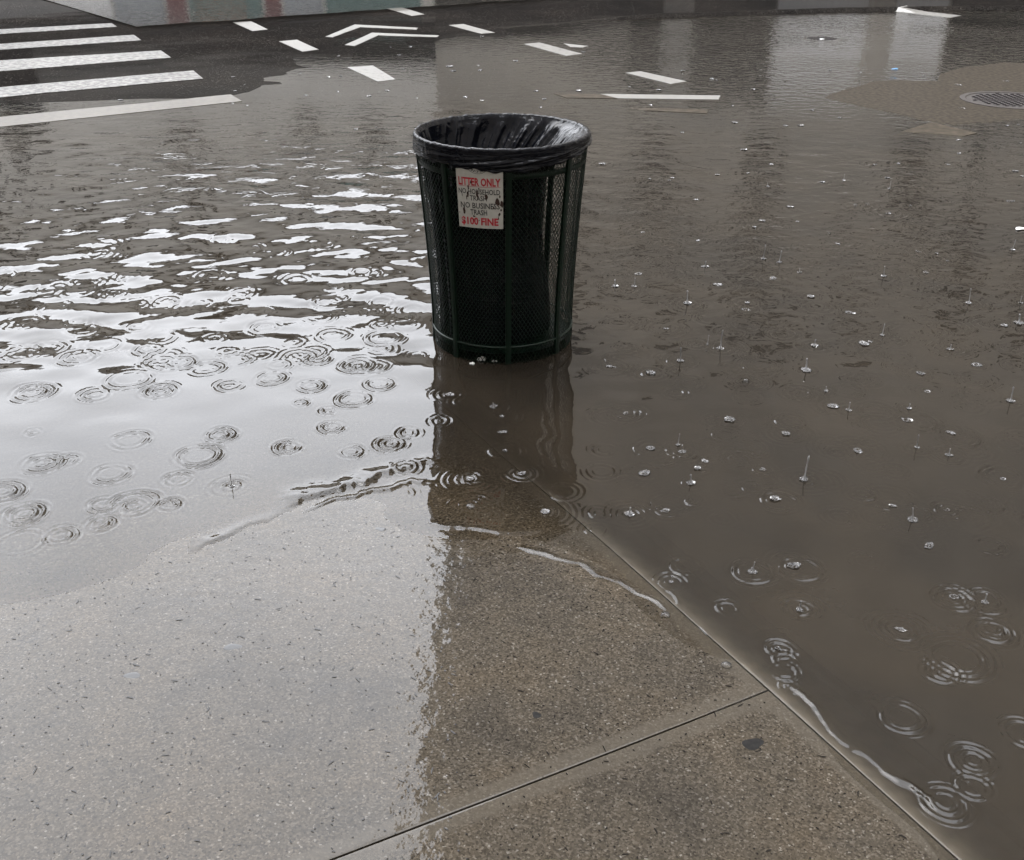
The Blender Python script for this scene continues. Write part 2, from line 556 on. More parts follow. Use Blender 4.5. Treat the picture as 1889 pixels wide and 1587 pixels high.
def walk_z(x, y):
    s = bil(x, y)
    b_ = (np.asarray(x) - O0[0]) * BX[0] + (np.asarray(y) - O0[1]) * BX[1]
    m = 0.022 + 0.033 * sstep(-0.6, 0.1, np.asarray(x))
    dn = np.clip(-s, 0, 9)
    z = np.where(s > 0, 0.034 * (s - 0.22 * (1 - np.exp(-np.clip(s, 0, 9) / 0.22))), -m * (dn - 0.08 * (1 - np.exp(-dn / 0.08)))) - 0.22 * np.clip(-b_ - 0.01, 0, 1)
    return np.clip(z + 0.0006 * vnoise(x, y, 5.0, 9, 2), -0.16, 0.2)

def on_walk(x, y):
    a = (x - O0[0]) * AX[0] + (y - O0[1]) * AX[1]
    b = (x - O0[0]) * BX[0] + (y - O0[1]) * BX[1]
    return (b > -KERB_W) & (a < 2.6)

def ground_z(x, y):
    r = road_z(x, y)
    return np.where(on_walk(x, y), np.maximum(walk_z(x, y), r), r)

# ------------------------------------------------------------------ road sheet
def graded(lo, hi, flo, fhi, fine, n):
    return np.unique(np.concatenate([-np.geomspace(-flo, -lo, n) if lo < flo < 0 else np.linspace(lo, flo, n), np.arange(flo, fhi, fine), np.geomspace(fhi, hi, n)]))

xs = np.unique(np.concatenate([np.linspace(-220, -14, 12), np.arange(-14, 14, 0.08), np.linspace(14, 220, 12)]))
ys = np.unique(np.concatenate([np.linspace(-150, -3, 8), np.arange(-3, 21, 0.08), np.geomspace(21, 300, 14)]))
X, Y = np.meshgrid(xs, ys)
Zr = road_z(X, Y)
Zr = np.where(on_walk(X, Y), np.minimum(Zr, walk_z(X, Y) - 0.05), Zr)
road = obj('road', mesh_np('road', np.stack([X, Y, Zr], -1).reshape(-1, 3), grid_quads(len(ys), len(xs))), M['asphalt'])
tag(road, kind='structure')

# ------------------------------------------------------------------ sidewalk flags
side = empty('sidewalk')
tag(side, kind='structure')

def flag(name, a0, a1, b0, b1, gap=0.0022, step=0.03, mat='concrete'):
    def line(lo, hi):
        e = [0, 0.002, 0.005, 0.02]
        core = np.linspace(lo + 0.03, hi - 0.03, max(3, int((hi - lo) / step)))
        return np.concatenate([[lo + k for k in e], core, [hi - k for k in e[::-1]]])
    A, B = line(a0 + gap, a1 - gap), line(b0 + gap, b1 - gap)
    a, b = np.meshgrid(A, B)
    x = O0[0] + a * AX[0] + b * BX[0]
    y = O0[1] + a * AX[1] + b * BX[1]
    z = walk_z(x, y)
    e = np.minimum(np.minimum(a - A[0], A[-1] - a), np.minimum(b - B[0], B[-1] - b))
    z = z - 0.0008 * np.clip(1 - e / 0.003, 0, 1) ** 2
    co = np.stack([x, y, z], -1).reshape(-1, 3)
    nr, nc = len(B), len(A)
    q = grid_quads(nr, nc)
    # rim going down into the joint
    rim = list(range(nc)) + [r * nc + nc - 1 for r in range(1, nr)] + list(range((nr - 1) * nc + nc - 2, (nr - 1) * nc - 1, -1)) + [r * nc for r in range(nr - 2, 0, -1)]
    base = len(co)
    high, low = co[rim].copy(), co[rim].copy()
    low[:, 2] -= 0.05
    co = np.vstack([co, high, low])
    n = len(rim)
    rq = np.array([[base + i, base + n + i, base + n + (i + 1) % n, base + (i + 1) % n] for i in range(n)])
    n = 2 * n
    me = mesh_np(name, co, np.vstack([q, rq]))
    fattr(me, 'edge', np.concatenate([e.ravel(), np.zeros(n)]))
    s = bil(co[:, 0], co[:, 1])
    dry = sstep(0.75, 1.35, s + 0.18 * vnoise(co[:, 0], co[:, 1], 4.0, 21, 3)) * 0.5 + 0.02
    fattr(me, 'dryness', dry)
    fattr(me, 'film', sstep(-0.004, 0.0, co[:, 2]))
    return obj(name, me, M[mat], side)

flag('flag', 0, 2.6, 0, 3.2)
flag('flag', -2.8, 0, 0, 3.2)
flag('flag', 0, 2.6, 3.2, 6.4, step=0.08)
flag('flag', -2.8, 0, 3.2, 6.4, step=0.08)
flag('kerb_stone', -1.9, 2.6, -KERB_W, 0, mat='curb')
flag('kerb_stone', -2.8, -1.9, -KERB_W, 0, mat='curb')
# the bed seen in the joints
A, B = np.linspace(-2.8, 2.6, 120), np.linspace(-KERB_W, 6.4, 120)
a, b = np.meshgrid(A, B)
x = O0[0] + a * AX[0] + b * BX[0]
y = O0[1] + a * AX[1] + b * BX[1]
obj('joint_bed', mesh_np('joint_bed', np.stack([x, y, walk_z(x, y) - 0.012], -1).reshape(-1, 3), grid_quads(120, 120)), M['joint'], side)

# ------------------------------------------------------------------ road markings
def drape(name, pts, mat, worn=0.0, lift=0.004, parent=None, n=14, ground=road_z, proud=None, floor=None):
    """a thin plate laid on the road; pts are picture corners of a quad (TL, TR, BR, BL)"""
    W = []
    for q in pts:
        p = at(*q)
        for _ in range(4):
            p = at(q[0], q[1], float(ground(p[0], p[1])))
        W.append(p)
    W = np.array(W)
    s, t = np.meshgrid(np.linspace(0, 1, n), np.linspace(0, 1, 4))
    P = ((1 - s)[..., None] * ((1 - t)[..., None] * W[0] + t[..., None] * W[3]) + s[..., None] * ((1 - t)[..., None] * W[1] + t[..., None] * W[2]))
    z = ground(P[..., 0], P[..., 1]) + lift
    if proud is not None:            # thick paint standing just clear of the film
        z = np.where(s >= proud, np.maximum(z, 0.0025) if floor is None else np.full_like(z, floor), z)
    top = np.concatenate([P, z[..., None]], -1).reshape(-1, 3)
    nr, nc = 4, n
    rim = list(range(nc)) + [r * nc + nc - 1 for r in range(1, nr)] + list(range((nr - 1) * nc + nc - 2, (nr - 1) * nc - 1, -1)) + [r * nc for r in range(nr - 2, 0, -1)]
    low = top[rim].copy()
    low[:, 2] -= 0.012
    m = len(rim)
    rq = np.array([[rim[i], len(top) + i, len(top) + (i + 1) % m, rim[(i + 1) % m]] for i in range(m)])
    c = top.mean(0)
    me = mesh_np(name, np.vstack([top, low]) - c, np.vstack([grid_quads(nr, nc), rq]), smooth=False)
    o = obj(name, me, M[mat], parent)
    o.location = c
    o['worn'] = worn
    return o

cw = empty('crosswalk')
tag(cw, 'white zebra crosswalk bars on wet asphalt at the upper left', 'crosswalk')
for pts, worn in [
    ([(-150, 64), (206, 43.5), (216, 50), (-150, 73)], 0.15),
    ([(-150, 93), (247, 65), (261, 75), (-150, 102)], 0.14),
    ([(-150, 122), (297, 94), (316, 107), (-150, 144)], 0.11),
    ([(-150, 176), (357, 131), (375, 146), (-150, 197)], 0.13),
    ([(-150, 236), (426, 175), (447, 189), (-150, 259)], 0.0)]:
    last = pts[1][1] == 175
    drape('bar', pts, 'pale' if last else 'paint', worn, parent=cw, n=40, proud=0.0 if last or pts[1][1] == 131 else None)
DG = 'short white dashes on the flooded street'
for pts, worn, lab in [
    ([(430, 42), (463, 40), (494, 55), (466, 58)], 0.0, 'short white dash on dark asphalt nearest the crosswalk, farther of two'),
    ([(515, 77), (548, 74), (588, 92), (558, 96)], -0.05, 'short white dash just left of the double white chevron'),
    ([(640, 125), (688, 122), (730, 148), (697, 152)], 0.02, 'short white dash below the chevron, left of the litter basket rim'),
    ([(712, 16), (740, 14), (783, 27), (760, 30)], -0.05, 'short white dash beyond the double chevron at the top'),
    ([(828, 47), (855, 45), (913, 61), (888, 63)], -0.05, 'short white dash just right of the double chevron'),
    ([(966, 83), (995, 80), (1074, 102), (1045, 106)], 0.04, 'long worn white dash beside a white paint sliver'),
    ([(1154, 137), (1181, 134), (1267, 153), (1237, 158)], -0.02, 'white dash with tan stained end above the long white stroke'),
    ([(1650, 22), (1672, 18), (1773, 30), (1752, 34)], 0.05, 'greyish white dash alone at the upper right')]:
    tag(drape('dash_marking', pts, 'paint', worn, n=8, proud=0.0), lab, 'road marking', DG)
tag(drape('paint_sliver', [(1040, 82), (1085, 87), (1074, 90), (1053, 89)], 'paint', -0.05, n=5, proud=0.0), 'small pointed white paint sliver beside a worn dash', 'road marking')
for arms, lab in [
    ([[(600, 68.5), (654, 46), (664, 51), (613, 69.5)], [(654, 46), (771, 52), (768, 55.5), (664, 51)]], 'farther of the two white chevron strokes'),
    ([[(636, 83.5), (686, 61), (697, 66), (654, 85.5)], [(686, 61), (810, 66), (806, 69.5), (697, 66)]], 'nearer of the two white chevron strokes')]:
    ch = empty('chevron_marking')
    tag(ch, lab, 'road marking', 'white chevrons on the street')
    for k, p4 in enumerate(arms):
        drape('arm', p4, 'paint', -0.06, parent=ch, lift=0.004 + 0.0006 * k)
tag(drape('line_marking', [(1107, 176.8), (1329, 179), (1325, 187), (1140, 184.8)], 'paint', -0.05, n=20, proud=0.0), 'long white stroke behind the basket with tan stained left end', 'road marking', 'strokes half under water')
le = drape('stained_end', [(1022, 176), (1106, 176.8), (1139, 184.8), (1045, 184)], 'stained', 0.0, n=8, proud=0.0)
lm_ = [o for o in bpy.data.objects if o.name == 'line_marking'][0]
le.location = le.location - lm_.location
le.parent = lm_
tag(drape('line_marking', [(1120, 202), (1307, 206), (1304, 213), (1165, 207)], 'stained', 0.0, n=20, proud=0.2), 'tan submerged stroke right behind the litter basket', 'road marking', 'strokes half under water')
tag(drape('painted_bar', [(1640, 253), (1718, 229), (1802, 249), (1765, 258)], 'stained', -0.05, proud=0.25), 'tan submerged paint bar end near the concrete patch', 'road marking')

# ------------------------------------------------------------------ concrete patch, manholes
def plate_poly(name, px, mat, lift, ground=road_z, drop=0.04):
    W = []
    for q in px:
        p = at(*q)
        for _ in range(4):
            p = at(q[0], q[1], float(ground(p[0], p[1])) + lift)
        W.append(p)
    W0 = np.array(W)
    W = []
    for i in range(len(W0)):
        for t in np.linspace(0, 1, 9)[:-1]:
            p = W0[i] * (1 - t) + W0[(i + 1) % len(W0)] * t
            W.append(p + 0.035 * np.array([float(vnoise(p[0], p[1], 5, 41, 3)), float(vnoise(p[0], p[1], 5, 42, 3))]))
    W = np.array(W)
    c = W.mean(0)
    n = len(W)
    v, f = [], []
    rings = [1.0, 0.985, 0.6, 0.25]
    for k, s in enumerate(rings):
        for w in W:
            p = c + (w - c) * s
            z = max(0.003, float(ground(p[0], p[1])) + lift) - (0.004 if k == 0 else 0)
            v.append((p[0], p[1], z))
    for k in range(len(rings) - 1):
        for i in range(n):
            f.append((k * n + i, k * n + (i + 1) % n, (k + 1) * n + (i + 1) % n, (k + 1) * n + i))
    f.append(tuple((len(rings) - 1) * n + i for i in range(n)))
    b = len(v)
    for i in range(n):
        v.append((v[i][0], v[i][1], v[i][2] - drop))
    for i in range(n):
        f.append((i, b + i, b + (i + 1) % n, (i + 1) % n))
    return mesh_pd(name, v, f)

o = obj('concrete_patch', plate_poly('concrete_patch', [(1520, 182), (1560, 165), (1600, 150), (1660, 148), (1728, 150), (1734, 137), (1780, 126), (1850, 115), (1900, 117), (2050, 122), (2050, 200), (1900, 218), (1760, 232), (1690, 219), (1610, 203)], 'patch', 0.009), M['patch'])
tag(o, 'tan concrete street patch with dark broken edge at the right', 'pavement patch')

def manhole(px, r, lab, grp=None):
    p = at(*px)
    z = max(float(road_z(*p)) + 0.004, 0.007 if px[0] > 1700 else -0.001)
    t = empty('manhole_cover', (p[0], p[1], z))
    tag(t, lab, 'manhole cover', grp)
    n = 40
    def disc(name, r0, r1, z0, z1):
        v, f = [], []
        for rr, zz in ((r0, z1), (r1, z1), (r1, z0)):
            for i in range(n):
                a = 2 * math.pi * i / n
                v.append((rr * math.cos(a), rr * math.sin(a), zz))
        for k in range(2):
            for i in range(n):
                f.append((k * n + i, k * n + (i + 1) % n, (k + 1) * n + (i + 1) % n, (k + 1) * n + i))
        return mesh_pd(name, v, f)
    obj('frame', disc('frame', r, r * 1.12, -0.03, 0.0), M['iron'], t)
    v = [(r * 0.98 * math.cos(2 * math.pi * i / n), r * 0.98 * math.sin(2 * math.pi * i / n), -0.003) for i in range(n)]
    obj('lid', mesh_pd('lid', v, [tuple(range(n))]), M['iron'], t)
    bm = bmesh.new()
    for i in range(-6, 7):
        for j in range(-6, 7):
            x, y = i * r / 7, j * r / 7
            if math.hypot(x, y) < r * 0.86:
                s = r * 0.045
                bmesh.ops.create_cube(bm, size=1, matrix=__import__('mathutils').Matrix.Translation((x, y, 0.0)) @ __import__('mathutils').Matrix.Diagonal((s * 1.6, s, 0.008, 1)))
    me = bpy.data.meshes.new('stud')
    bm.to_mesh(me)
    bm.free()
    tag(obj('studs', me, M['iron'], t), kind='stuff')
    return t

manhole((1868, 186), 0.36, 'purplish iron manhole cover set in the tan concrete patch', 'manhole covers in the street')
manhole((1516, 71), 0.19, 'small dark manhole cover alone in the street at the upper right', 'manhole covers in the street')

# ------------------------------------------------------------------ flood water, with waves and rain rings
ROWS, FINE = 880, 1180
vv = np.linspace((-40 - 793.5) / FPX, (1700 - 793.5) / FPX, ROWS)
rr = CAM_H * (math.cos(PITCH) - vv * math.sin(PITCH)) / (math.sin(PITCH) + vv * math.cos(PITCH))
rr = np.concatenate([[60, 40, 28, 22], rr[rr < 19.5], [0.95, 0.7]])
az = np.radians(np.concatenate([np.linspace(-100, -41, 12), np.linspace(-38, 38, FINE), np.linspace(41, 100, 12)]))
Rm, Az = np.meshgrid(rr, az, indexing='ij')
# straight rows: distances are measured along the street, fan sideways
X = Rm * np.sin(Az)
Y = Rm * np.cos(Az)
G = ground_z(X, Y)
depth = -G

H = np.zeros_like(X)
# swell rolling in from the street: crests lie roughly across the view
env = (1 - 0.3 * sstep(4.8, 7.2, Y)) * sstep(2.15, 3.7, Y) * (0.25 + 0.75 * sstep(0.3, -0.5, X)) + 0.10 * sstep(2.2, 3.0, Y)
env = env * (0.75 + 0.45 * vnoise(X, Y, 1.1, 31, 2)) * (1 - 0.8 * sstep(7.6, 9.4, Y))
env *= sstep(0.0, 0.05, depth)
wr = np.random.default_rng(5)
for k in range(46):
    lam = math.exp(wr.uniform(math.log(0.11), math.log(0.42)))
    th = wr.normal(0.06, 0.72)
    kk = 2 * math.pi / lam
    sl = 0.0150 * (0.75 if lam < 0.2 else 1.0)
    ph = wr.uniform(0, 6.28)
    H += env * sl / kk * np.sin(kk * (X * math.sin(th) + Y * math.cos(th)) + ph + 1.3 * vnoise(X, Y, 2.2, 100 + k, 1))
# short chop
env2 = sstep(3.0, 4.6, Y) * (1 - sstep(6.0, 7.5, Y)) * sstep(0.0, 0.05, depth)
for k in range(18):
    lam = wr.uniform(0.05, 0.11)
    th = wr.normal(0.1, 0.6)
    kk = 2 * math.pi / lam
    H += env2 * 0.010 / kk * np.sin(kk * (X * math.sin(th) + Y * math.cos(th)) + wr.uniform(0, 6.28))

def poly_bump(pts, amp, width, skew=0.0, taper=0.12):
    """a low crest along a line of picture points, lapping over the shallows"""
    global H
    P = np.array([at(*q) for q in pts])
    seg = np.hypot(*np.diff(P, axis=0).T)
    cum = np.concatenate([[0], np.cumsum(seg)])
    lo, hi = P.min(0) - 0.3, P.max(0) + 0.3
    m = (X > lo[0]) & (X < hi[0]) & (Y > lo[1]) & (Y < hi[1])
    x, y = X[m], Y[m]
    best = np.full(x.shape, 9.0)
    pos = np.zeros(x.shape)
    sg = np.ones(x.shape)
    for i in range(len(seg)):
        d = P[i + 1] - P[i]
        t = np.clip(((x - P[i][0]) * d[0] + (y - P[i][1]) * d[1]) / (d @ d), 0, 1)
        qx, qy = x - P[i][0] - t * d[0], y - P[i][1] - t * d[1]
        dd = np.hypot(qx, qy)
        s = np.where(d[0] * (y - P[i][1]) - d[1] * (x - P[i][0]) > 0, 1, -1)
        u = dd < best
        best = np.where(u, dd, best)
        pos = np.where(u, cum[i] + t * seg[i], pos)
        sg = np.where(u, s, sg)
    dist = best * sg + width * (0.9 * vnoise(x, y, 26, 77, 2) + 0.5 * vnoise(x, y, 75, 79, 2))
    w = np.where(dist > 0, width * (1 + skew), width) * 0.75
    tp = sstep(0, taper, pos) * sstep(0, taper, cum[-1] - pos)
    H[m] += amp * tp * np.clip(0.8 + 0.6 * vnoise(x, y, 12, 78, 3), 0.3, 1.3) * np.exp(-(dist / w) ** 2)

# laps along the water's edge
poly_bump([(500, 945), (560, 915), (650, 890), (740, 868), (840, 838)], 0.0060, 0.020, 1.5)
poly_bump([(330, 1022), (420, 990), (490, 958), (560, 930)], 0.0028, 0.014, 1.5)
poly_bump([(540, 955), (640, 915), (760, 890), (830, 880)], 0.0026, 0.012, 0.6)
poly_bump([(780, 962), (860, 975), (940, 983), (1010, 978)], 0.0048, 0.010, 0.5)
poly_bump([(950, 1005), (1050, 1040), (1140, 1072), (1200, 1105), (1245, 1140)], 0.0040, 0.009, 0.6, 0.06)
poly_bump([(1060, 1040), (1130, 1062), (1190, 1095)], 0.003, 0.006, 0.3, 0.05)
poly_bump([(1215, 1075), (1245, 1100), (1255, 1130)], 0.003, 0.008, 0.3, 0.05)
poly_bump([(1278, 1145), (1320, 1182)], 0.0030, 0.007, 0.3, 0.05)
poly_bump([(1435, 1255), (1480, 1285), (1530, 1340), (1600, 1395), (1680, 1450), (1740, 1500)], 0.0056, 0.0095, 0.6, 0.06)
poly_bump([(1520, 1315), (1570, 1370), (1640, 1425)], 0.0030, 0.006, 0.3, 0.05)

RINGS = []   # picture centre, radius in picture pixels, strength
def crop(ox, oy, s, items):
    for it in items:
        RINGS.append((ox + it[0] / s, oy + it[1] / s, it[2] / s, it[3] if len(it) > 3 else 1.0))
crop(1100, 250, 2.394, [(1157, 313, 55), (800, 400, 38, .6), (1290, 345, 55), (990, 500, 95, .4), (780, 632, 52), (1400, 870, 115, .5), (820, 880, 58), (440, 920, 40), (1215, 965, 40), (350, 1135, 40), (1157, 313, 22), (700, 406, 30), (1425, 510, 22), (1550, 550, 18), (660, 768, 34), (960, 930, 30), (545, 940, 26), (1480, 380, 60, .4), (300, 560, 80, .4)])
crop(1100, 700, 2.394, [(130, 148, 48), (890, 60, 55), (850, 188, 55, 1.1), (1430, 190, 65), (1600, 255, 85), (215, 415, 58), (640, 350, 80, .5), (808, 537, 77, 1.2), (1175, 505, 52), (425, 540, 30), (1560, 580, 60, 1.1), (1740, 735, 60), (390, 825, 60, .8), (900, 835, 88, .9), (578, 1010, 45, 1.2), (900, 1015, 40), (330, 895, 52), (1580, 970, 85, 1.2), (1580, 960, 45), (1720, 965, 55, 1.1), (1750, 1110, 75, 1.1), (1750, 1100, 40), (1600, 1230, 112, .9), (1600, 1230, 150, .7), (1520, 1290, 72, 1.2), (810, 1195, 56, 1.1), (835, 1240, 52, 1.1), (830, 1290, 56), (1790, 430, 75), (10, 590, 40), (1065, 325, 30), (1420, 590, 55), (600, 490, 55, .5), (640, 350, 45, .5), (380, 325, 30), (1155, 320, 24), (500, 290, 45, .5), (1180, 800, 60, .4)])
crop(1300, 1150, 3.207, [(500, 375, 60), (1170, 560, 122, 1.1), (1590, 820, 130, 1.1), (1590, 810, 70), (1420, 1060, 135, 1.2), (1420, 1060, 80), (1590, 970, 95), (1700, 50, 100), (1890, 650, 110), (1420, 300, 50), (500, 580, 30), (740, 460, 30, .5)])
crop(0, 650, 2.099, [(1385, 50, 62), (1385, 50, 35), (1470, 122, 50, .7), (1230, 25, 45), (1370, 180, 62), (1205, 130, 45), (890, 130, 42), (620, 150, 58), (620, 150, 35), (125, 155, 72), (125, 155, 45), (370, 165, 48), (500, 105, 80, .8), (855, 318, 50), (855, 318, 26), (1115, 368, 46), (1115, 368, 25), (1510, 355, 52), (1510, 355, 28), (1360, 385, 42, .7), (1580, 312, 34), (1580, 312, 18), (1285, 290, 40), (1165, 197, 22), (1270, 227, 22), (770, 400, 80, 1.4), (690, 490, 46, .7), (165, 430, 70), (165, 430, 35), (255, 420, 40), (900, 517, 27), (505, 340, 66, .7), (430, 470, 66, .8), (520, 585, 86), (400, 590, 50), (510, 595, 30), (660, 590, 36), (660, 590, 18), (95, 625, 72, 1.2), (95, 625, 42), (390, 665, 52), (390, 665, 25), (235, 710, 62), (235, 710, 36), (80, 735, 86), (480, 800, 38), (580, 785, 30, .7), (10, 540, 75), (10, 540, 45), (1555, 545, 46), (1555, 545, 24), (1700, 265, 32), (130, 310, 20), (800, 60, 60), (300, 20, 60), (1050, 100, 50), (700, 40, 50)])
for q in [(931, 832, 27, 1.3), (931, 832, 12, 1), (1040, 907, 30, .7), (868, 884, 14, 1), (963, 874, 13, 1), (826, 727, 16, .8), (748, 862, 20, 1), (930, 797, 10, 1), (1110, 870, 26, .7), (860, 740, 22, .5), (545, 996, 14, .6), (262, 1100, 9, .5)]:
    RINGS.append(q)
# rings spread over the waves, left and farther out
rg = random.Random(3)
for k in range(85):
    x, y = rg.uniform(-60, 790), 430 + 250 * rg.random() ** 0.7
    RINGS.append((x, y, rg.uniform(14, 34) * (0.35 + (y - 200) / 700), rg.uniform(0.3, 0.75)))
for k in range(150):
    x, y = rg.uniform(1080, 1950), rg.uniform(330, 1000)
    if (y - 890) > (x - 992) * 0.85: continue
    RINGS.append((x, y, rg.uniform(10, 34) * (0.4 + (y - 200) / 800), rg.uniform(0.3, 0.7)))

SPL = []
K = 2.394
for (x, y) in [(1092, 200), (757, 225), (1295, 235), (480, 578), (738, 545), (808, 560), (898, 603), (1270, 622), (83, 665), (168, 665), (403, 741), (1645, 742), (1873, 738), (1867, 830), (1262, 883), (963, 930), (492, 920), (548, 940), (372, 995), (1563, 945), (1014, 1130), (1115, 1213), (1381, 1207), (927, 1037), (1837, 505)]:
    SPL.append(('jet', 1100 + x / K, 250 + y / K, 1.15))
for (x, y) in [(360, 290), (418, 458), (917, 443), (1415, 302), (1557, 335), (145, 595), (1397, 620), (330, 895), (690, 850), (897, 1018), (1716, 985), (1830, 98)]:
    SPL.append(('jet', 1100 + x / K, 700 + y / K, 1.0))
for (x, y) in [(235, 193), (322, 200), (998, 207), (1287, 187), (858, 315), (1290, 345), (732, 377), (888, 380), (698, 406), (440, 285), (1335, 125), (1065, 478), (1425, 510), (537, 660), (780, 632), (948, 712), (665, 740), (660, 770), (308, 853), (1045, 1197), (1375, 1257), (1432, 1052), (1463, 1130), (1560, 1310), (1830, 290), (1865, 215), (1600, 20), (1180, 920), (1210, 912), (1505, 522), (205, 427), (448, 465), (1455, 605), (185, 612), (1122, 785), (60, 1020), (240, 1052), (1680, 1015), (1800, 840)]:
    SPL.append(('crown', 1100 + x / K, 250 + y / K, 1.1))
for (x, y) in [(590, 177), (838, 240), (240, 305), (380, 318), (480, 360), (448, 395), (735, 398), (1155, 317), (1575, 240), (790, 530), (310, 580), (1470, 735), (1310, 560), (1545, 575), (1345, 1105), (215, 415), (1795, 440), (130, 150), (1580, 960), (870, 825), (800, 1190)]:
    SPL.append(('crown', 1100 + x / K, 700 + y / K, 0.9))
for (x, y) in [(1376, 704), (1748, 481), (1680, 380), (1530, 432), (868, 934), (1577, 380), (1388, 1050), (1600, 377), (1340, 1228), (1228, 1135)]:
    SPL.append(('bubble', x, y, 0.9))
for (x, y) in [(931, 832), (868, 884), (926, 768), (910, 750), (1006, 944), (963, 874), (830, 727), (927, 797)]:
    SPL.append(('crown', x, y, 0.8))
for (x, y) in [(428, 897), (910, 752)]:
    SPL.append(('jet', x, y, 0.9))
# farther out they are specks
for k in range(45):
    SPL.append(('crown', rg.uniform(1100, 1889), rg.uniform(120, 330), rg.uniform(0.9, 1.5)))
for k in range(26):
    SPL.append(('crown', rg.uniform(620, 1120), rg.uniform(15, 200), rg.uniform(1.0, 1.7)))
for k in range(16):
    SPL.append(('crown', rg.uniform(200, 780), rg.uniform(110, 260), rg.uniform(0.9, 1.4)))

for (k_, x, y, s_) in SPL:
    if 300 < y:
        RINGS.append((x, y, rg.uniform(9, 30) * (0.35 + (y - 200) / 900), rg.uniform(0.35, 0.95)))
        if rg.random() < 0.4:
            RINGS.append((x, y, rg.uniform(26, 48) * (0.35 + (y - 200) / 900), rg.uniform(0.2, 0.5)))

fr_ = np.radians(4)
for (px, py, pr, amp) in RINGS:
    c = at(px, py)
    d = math.hypot(c[0], c[1])
    e = at(px + pr, py)
    Rr = abs(e[0] - c[0])
    lam = max(0.0115, 0.0036 * math.hypot(d, CAM_H) * 1.5)
    lam = min(lam, max(0.011, Rr * 0.9))
    rad = Rr + 3 * lam
    i0, i1 = np.searchsorted(-rr, -(d + rad * 1.3)), np.searchsorted(-rr, -(d - rad * 1.3))
    a0 = math.atan2(c[0], c[1])
    da = rad * 1.3 / max(0.5, d)
    j0, j1 = np.searchsorted(az, a0 - da), np.searchsorted(az, a0 + da)
    if i1 <= i0 or j1 <= j0: continue
    sl = (slice(i0, i1), slice(j0, j1))
    r = np.hypot(X[sl] - c[0], Y[sl] - c[1])
    r = r * (1 + 0.03 * np.sin(3 * np.arctan2(Y[sl] - c[1], X[sl] - c[0]) + px))
    u = (r - Rr) / lam
    A = amp * 0.74 * lam / 6.28
    shallow = sstep(0.0005, 0.004, depth[sl])
    ang = np.arctan2(Y[sl] - c[1], X[sl] - c[0])
    mod = np.clip(0.72 + 0.4 * np.sin(ang + px * 1.7) + 0.25 * np.sin(3 * ang + py) + 0.2 * np.sin(7 * ang + px), 0.12, 1.35)
    H[sl] += shallow * A * mod * np.exp(-(u / 1.05) ** 2) * np.cos(2 * math.pi * u * 0.9)

# meniscus and shallow edge: water follows the slab in a thin wedge
Zw = H.copy()
keep = np.zeros((len(rr) - 1, len(az) - 1), bool)
dq = np.maximum(np.maximum(depth[:-1, :-1], depth[1:, :-1]), np.maximum(depth[:-1, 1:], depth[1:, 1:]))
keep = dq > -0.012
co = np.stack([X, Y, Zw], -1).reshape(-1, 3)
q = grid_quads(len(rr), len(az), keep)[:, ::-1]
used = np.zeros(len(co), bool)
used[q.ravel()] = True
idx = np.cumsum(used) - 1
wm = mesh_np('flood_water', co[used], idx[q])
fattr(wm, 'depth', np.clip(depth + Zw, 0, 0.5).ravel()[used])
rip = 0.016 + 0.24 * sstep(3.2, 6.6, Y) * (0.7 + 0.75 * sstep(-0.2, 0.8, X)) * (1 - 0.6 * sstep(8.3, 9.5, Y) * sstep(1.6, 0.2, X)) + 0.14 * sstep(8.5, 10.5, Y) * sstep(0.4, 1.6, X)
rip = rip * (0.8 + 0.5 * vnoise(X, Y, 1.2, 66, 2))
fattr(wm, 'ripple', rip.ravel()[used])
water = obj('flood_water', wm, M['water'])
tag(water, kind='structure')

# gutter puddle along the far kerb
def far_puddle():
    a, b = at(296, 47, 0.045), at(1010, -2, 0.045)
    d = (b - a) / np.linalg.norm(b - a)
    n = np.array([-d[1], d[0]])
    S, T = np.linspace(-0.3, 16, 90), np.linspace(0, 9, 40)
    s, t = np.meshgrid(S, T)
    rag = 0.05 * vnoise(s, t * 0, 6, 55, 2) * np.exp(-t)
    left = np.where(s < 0.3, 0.0, 0)
    x = a[0] + d[0] * s + n[0] * (t + rag)
    y = a[1] + d[1] * s + n[1] * (t + rag)
    z = np.full_like(x, 0.054)
    me = mesh_np('gutter_puddle', np.stack([x, y, z], -1).reshape(-1, 3), grid_quads(40, 90))
    fattr(me, 'depth', np.full(x.size, 0.004))
    fattr(me, 'ripple', np.full(x.size, 0.26))
    tag(obj('gutter_puddle', me, M['water']), kind='structure')
far_puddle()

# ------------------------------------------------------------------ litter basket
BX0, BY0 = -0.036, 3.79
BZ = float(road_z(BX0, BY0))
RIM_Z, RING_Z = 0.772, 0.062

def rb(z):
    t = np.clip((np.asarray(z, float) - 0.12) / 0.65, 0, 1)
    return 0.261 + 0.043 * t ** 1.35

basket = empty('litter_basket', (BX0, BY0, BZ))
tag(basket, 'dark green mesh litter basket standing in the flood water', 'litter basket')
def up(z): return z - BZ
def cyl(r, th, z):                 # th = 0 faces the camera, positive to the right
    return (r * math.sin(th), -r * math.cos(th), z - BZ)

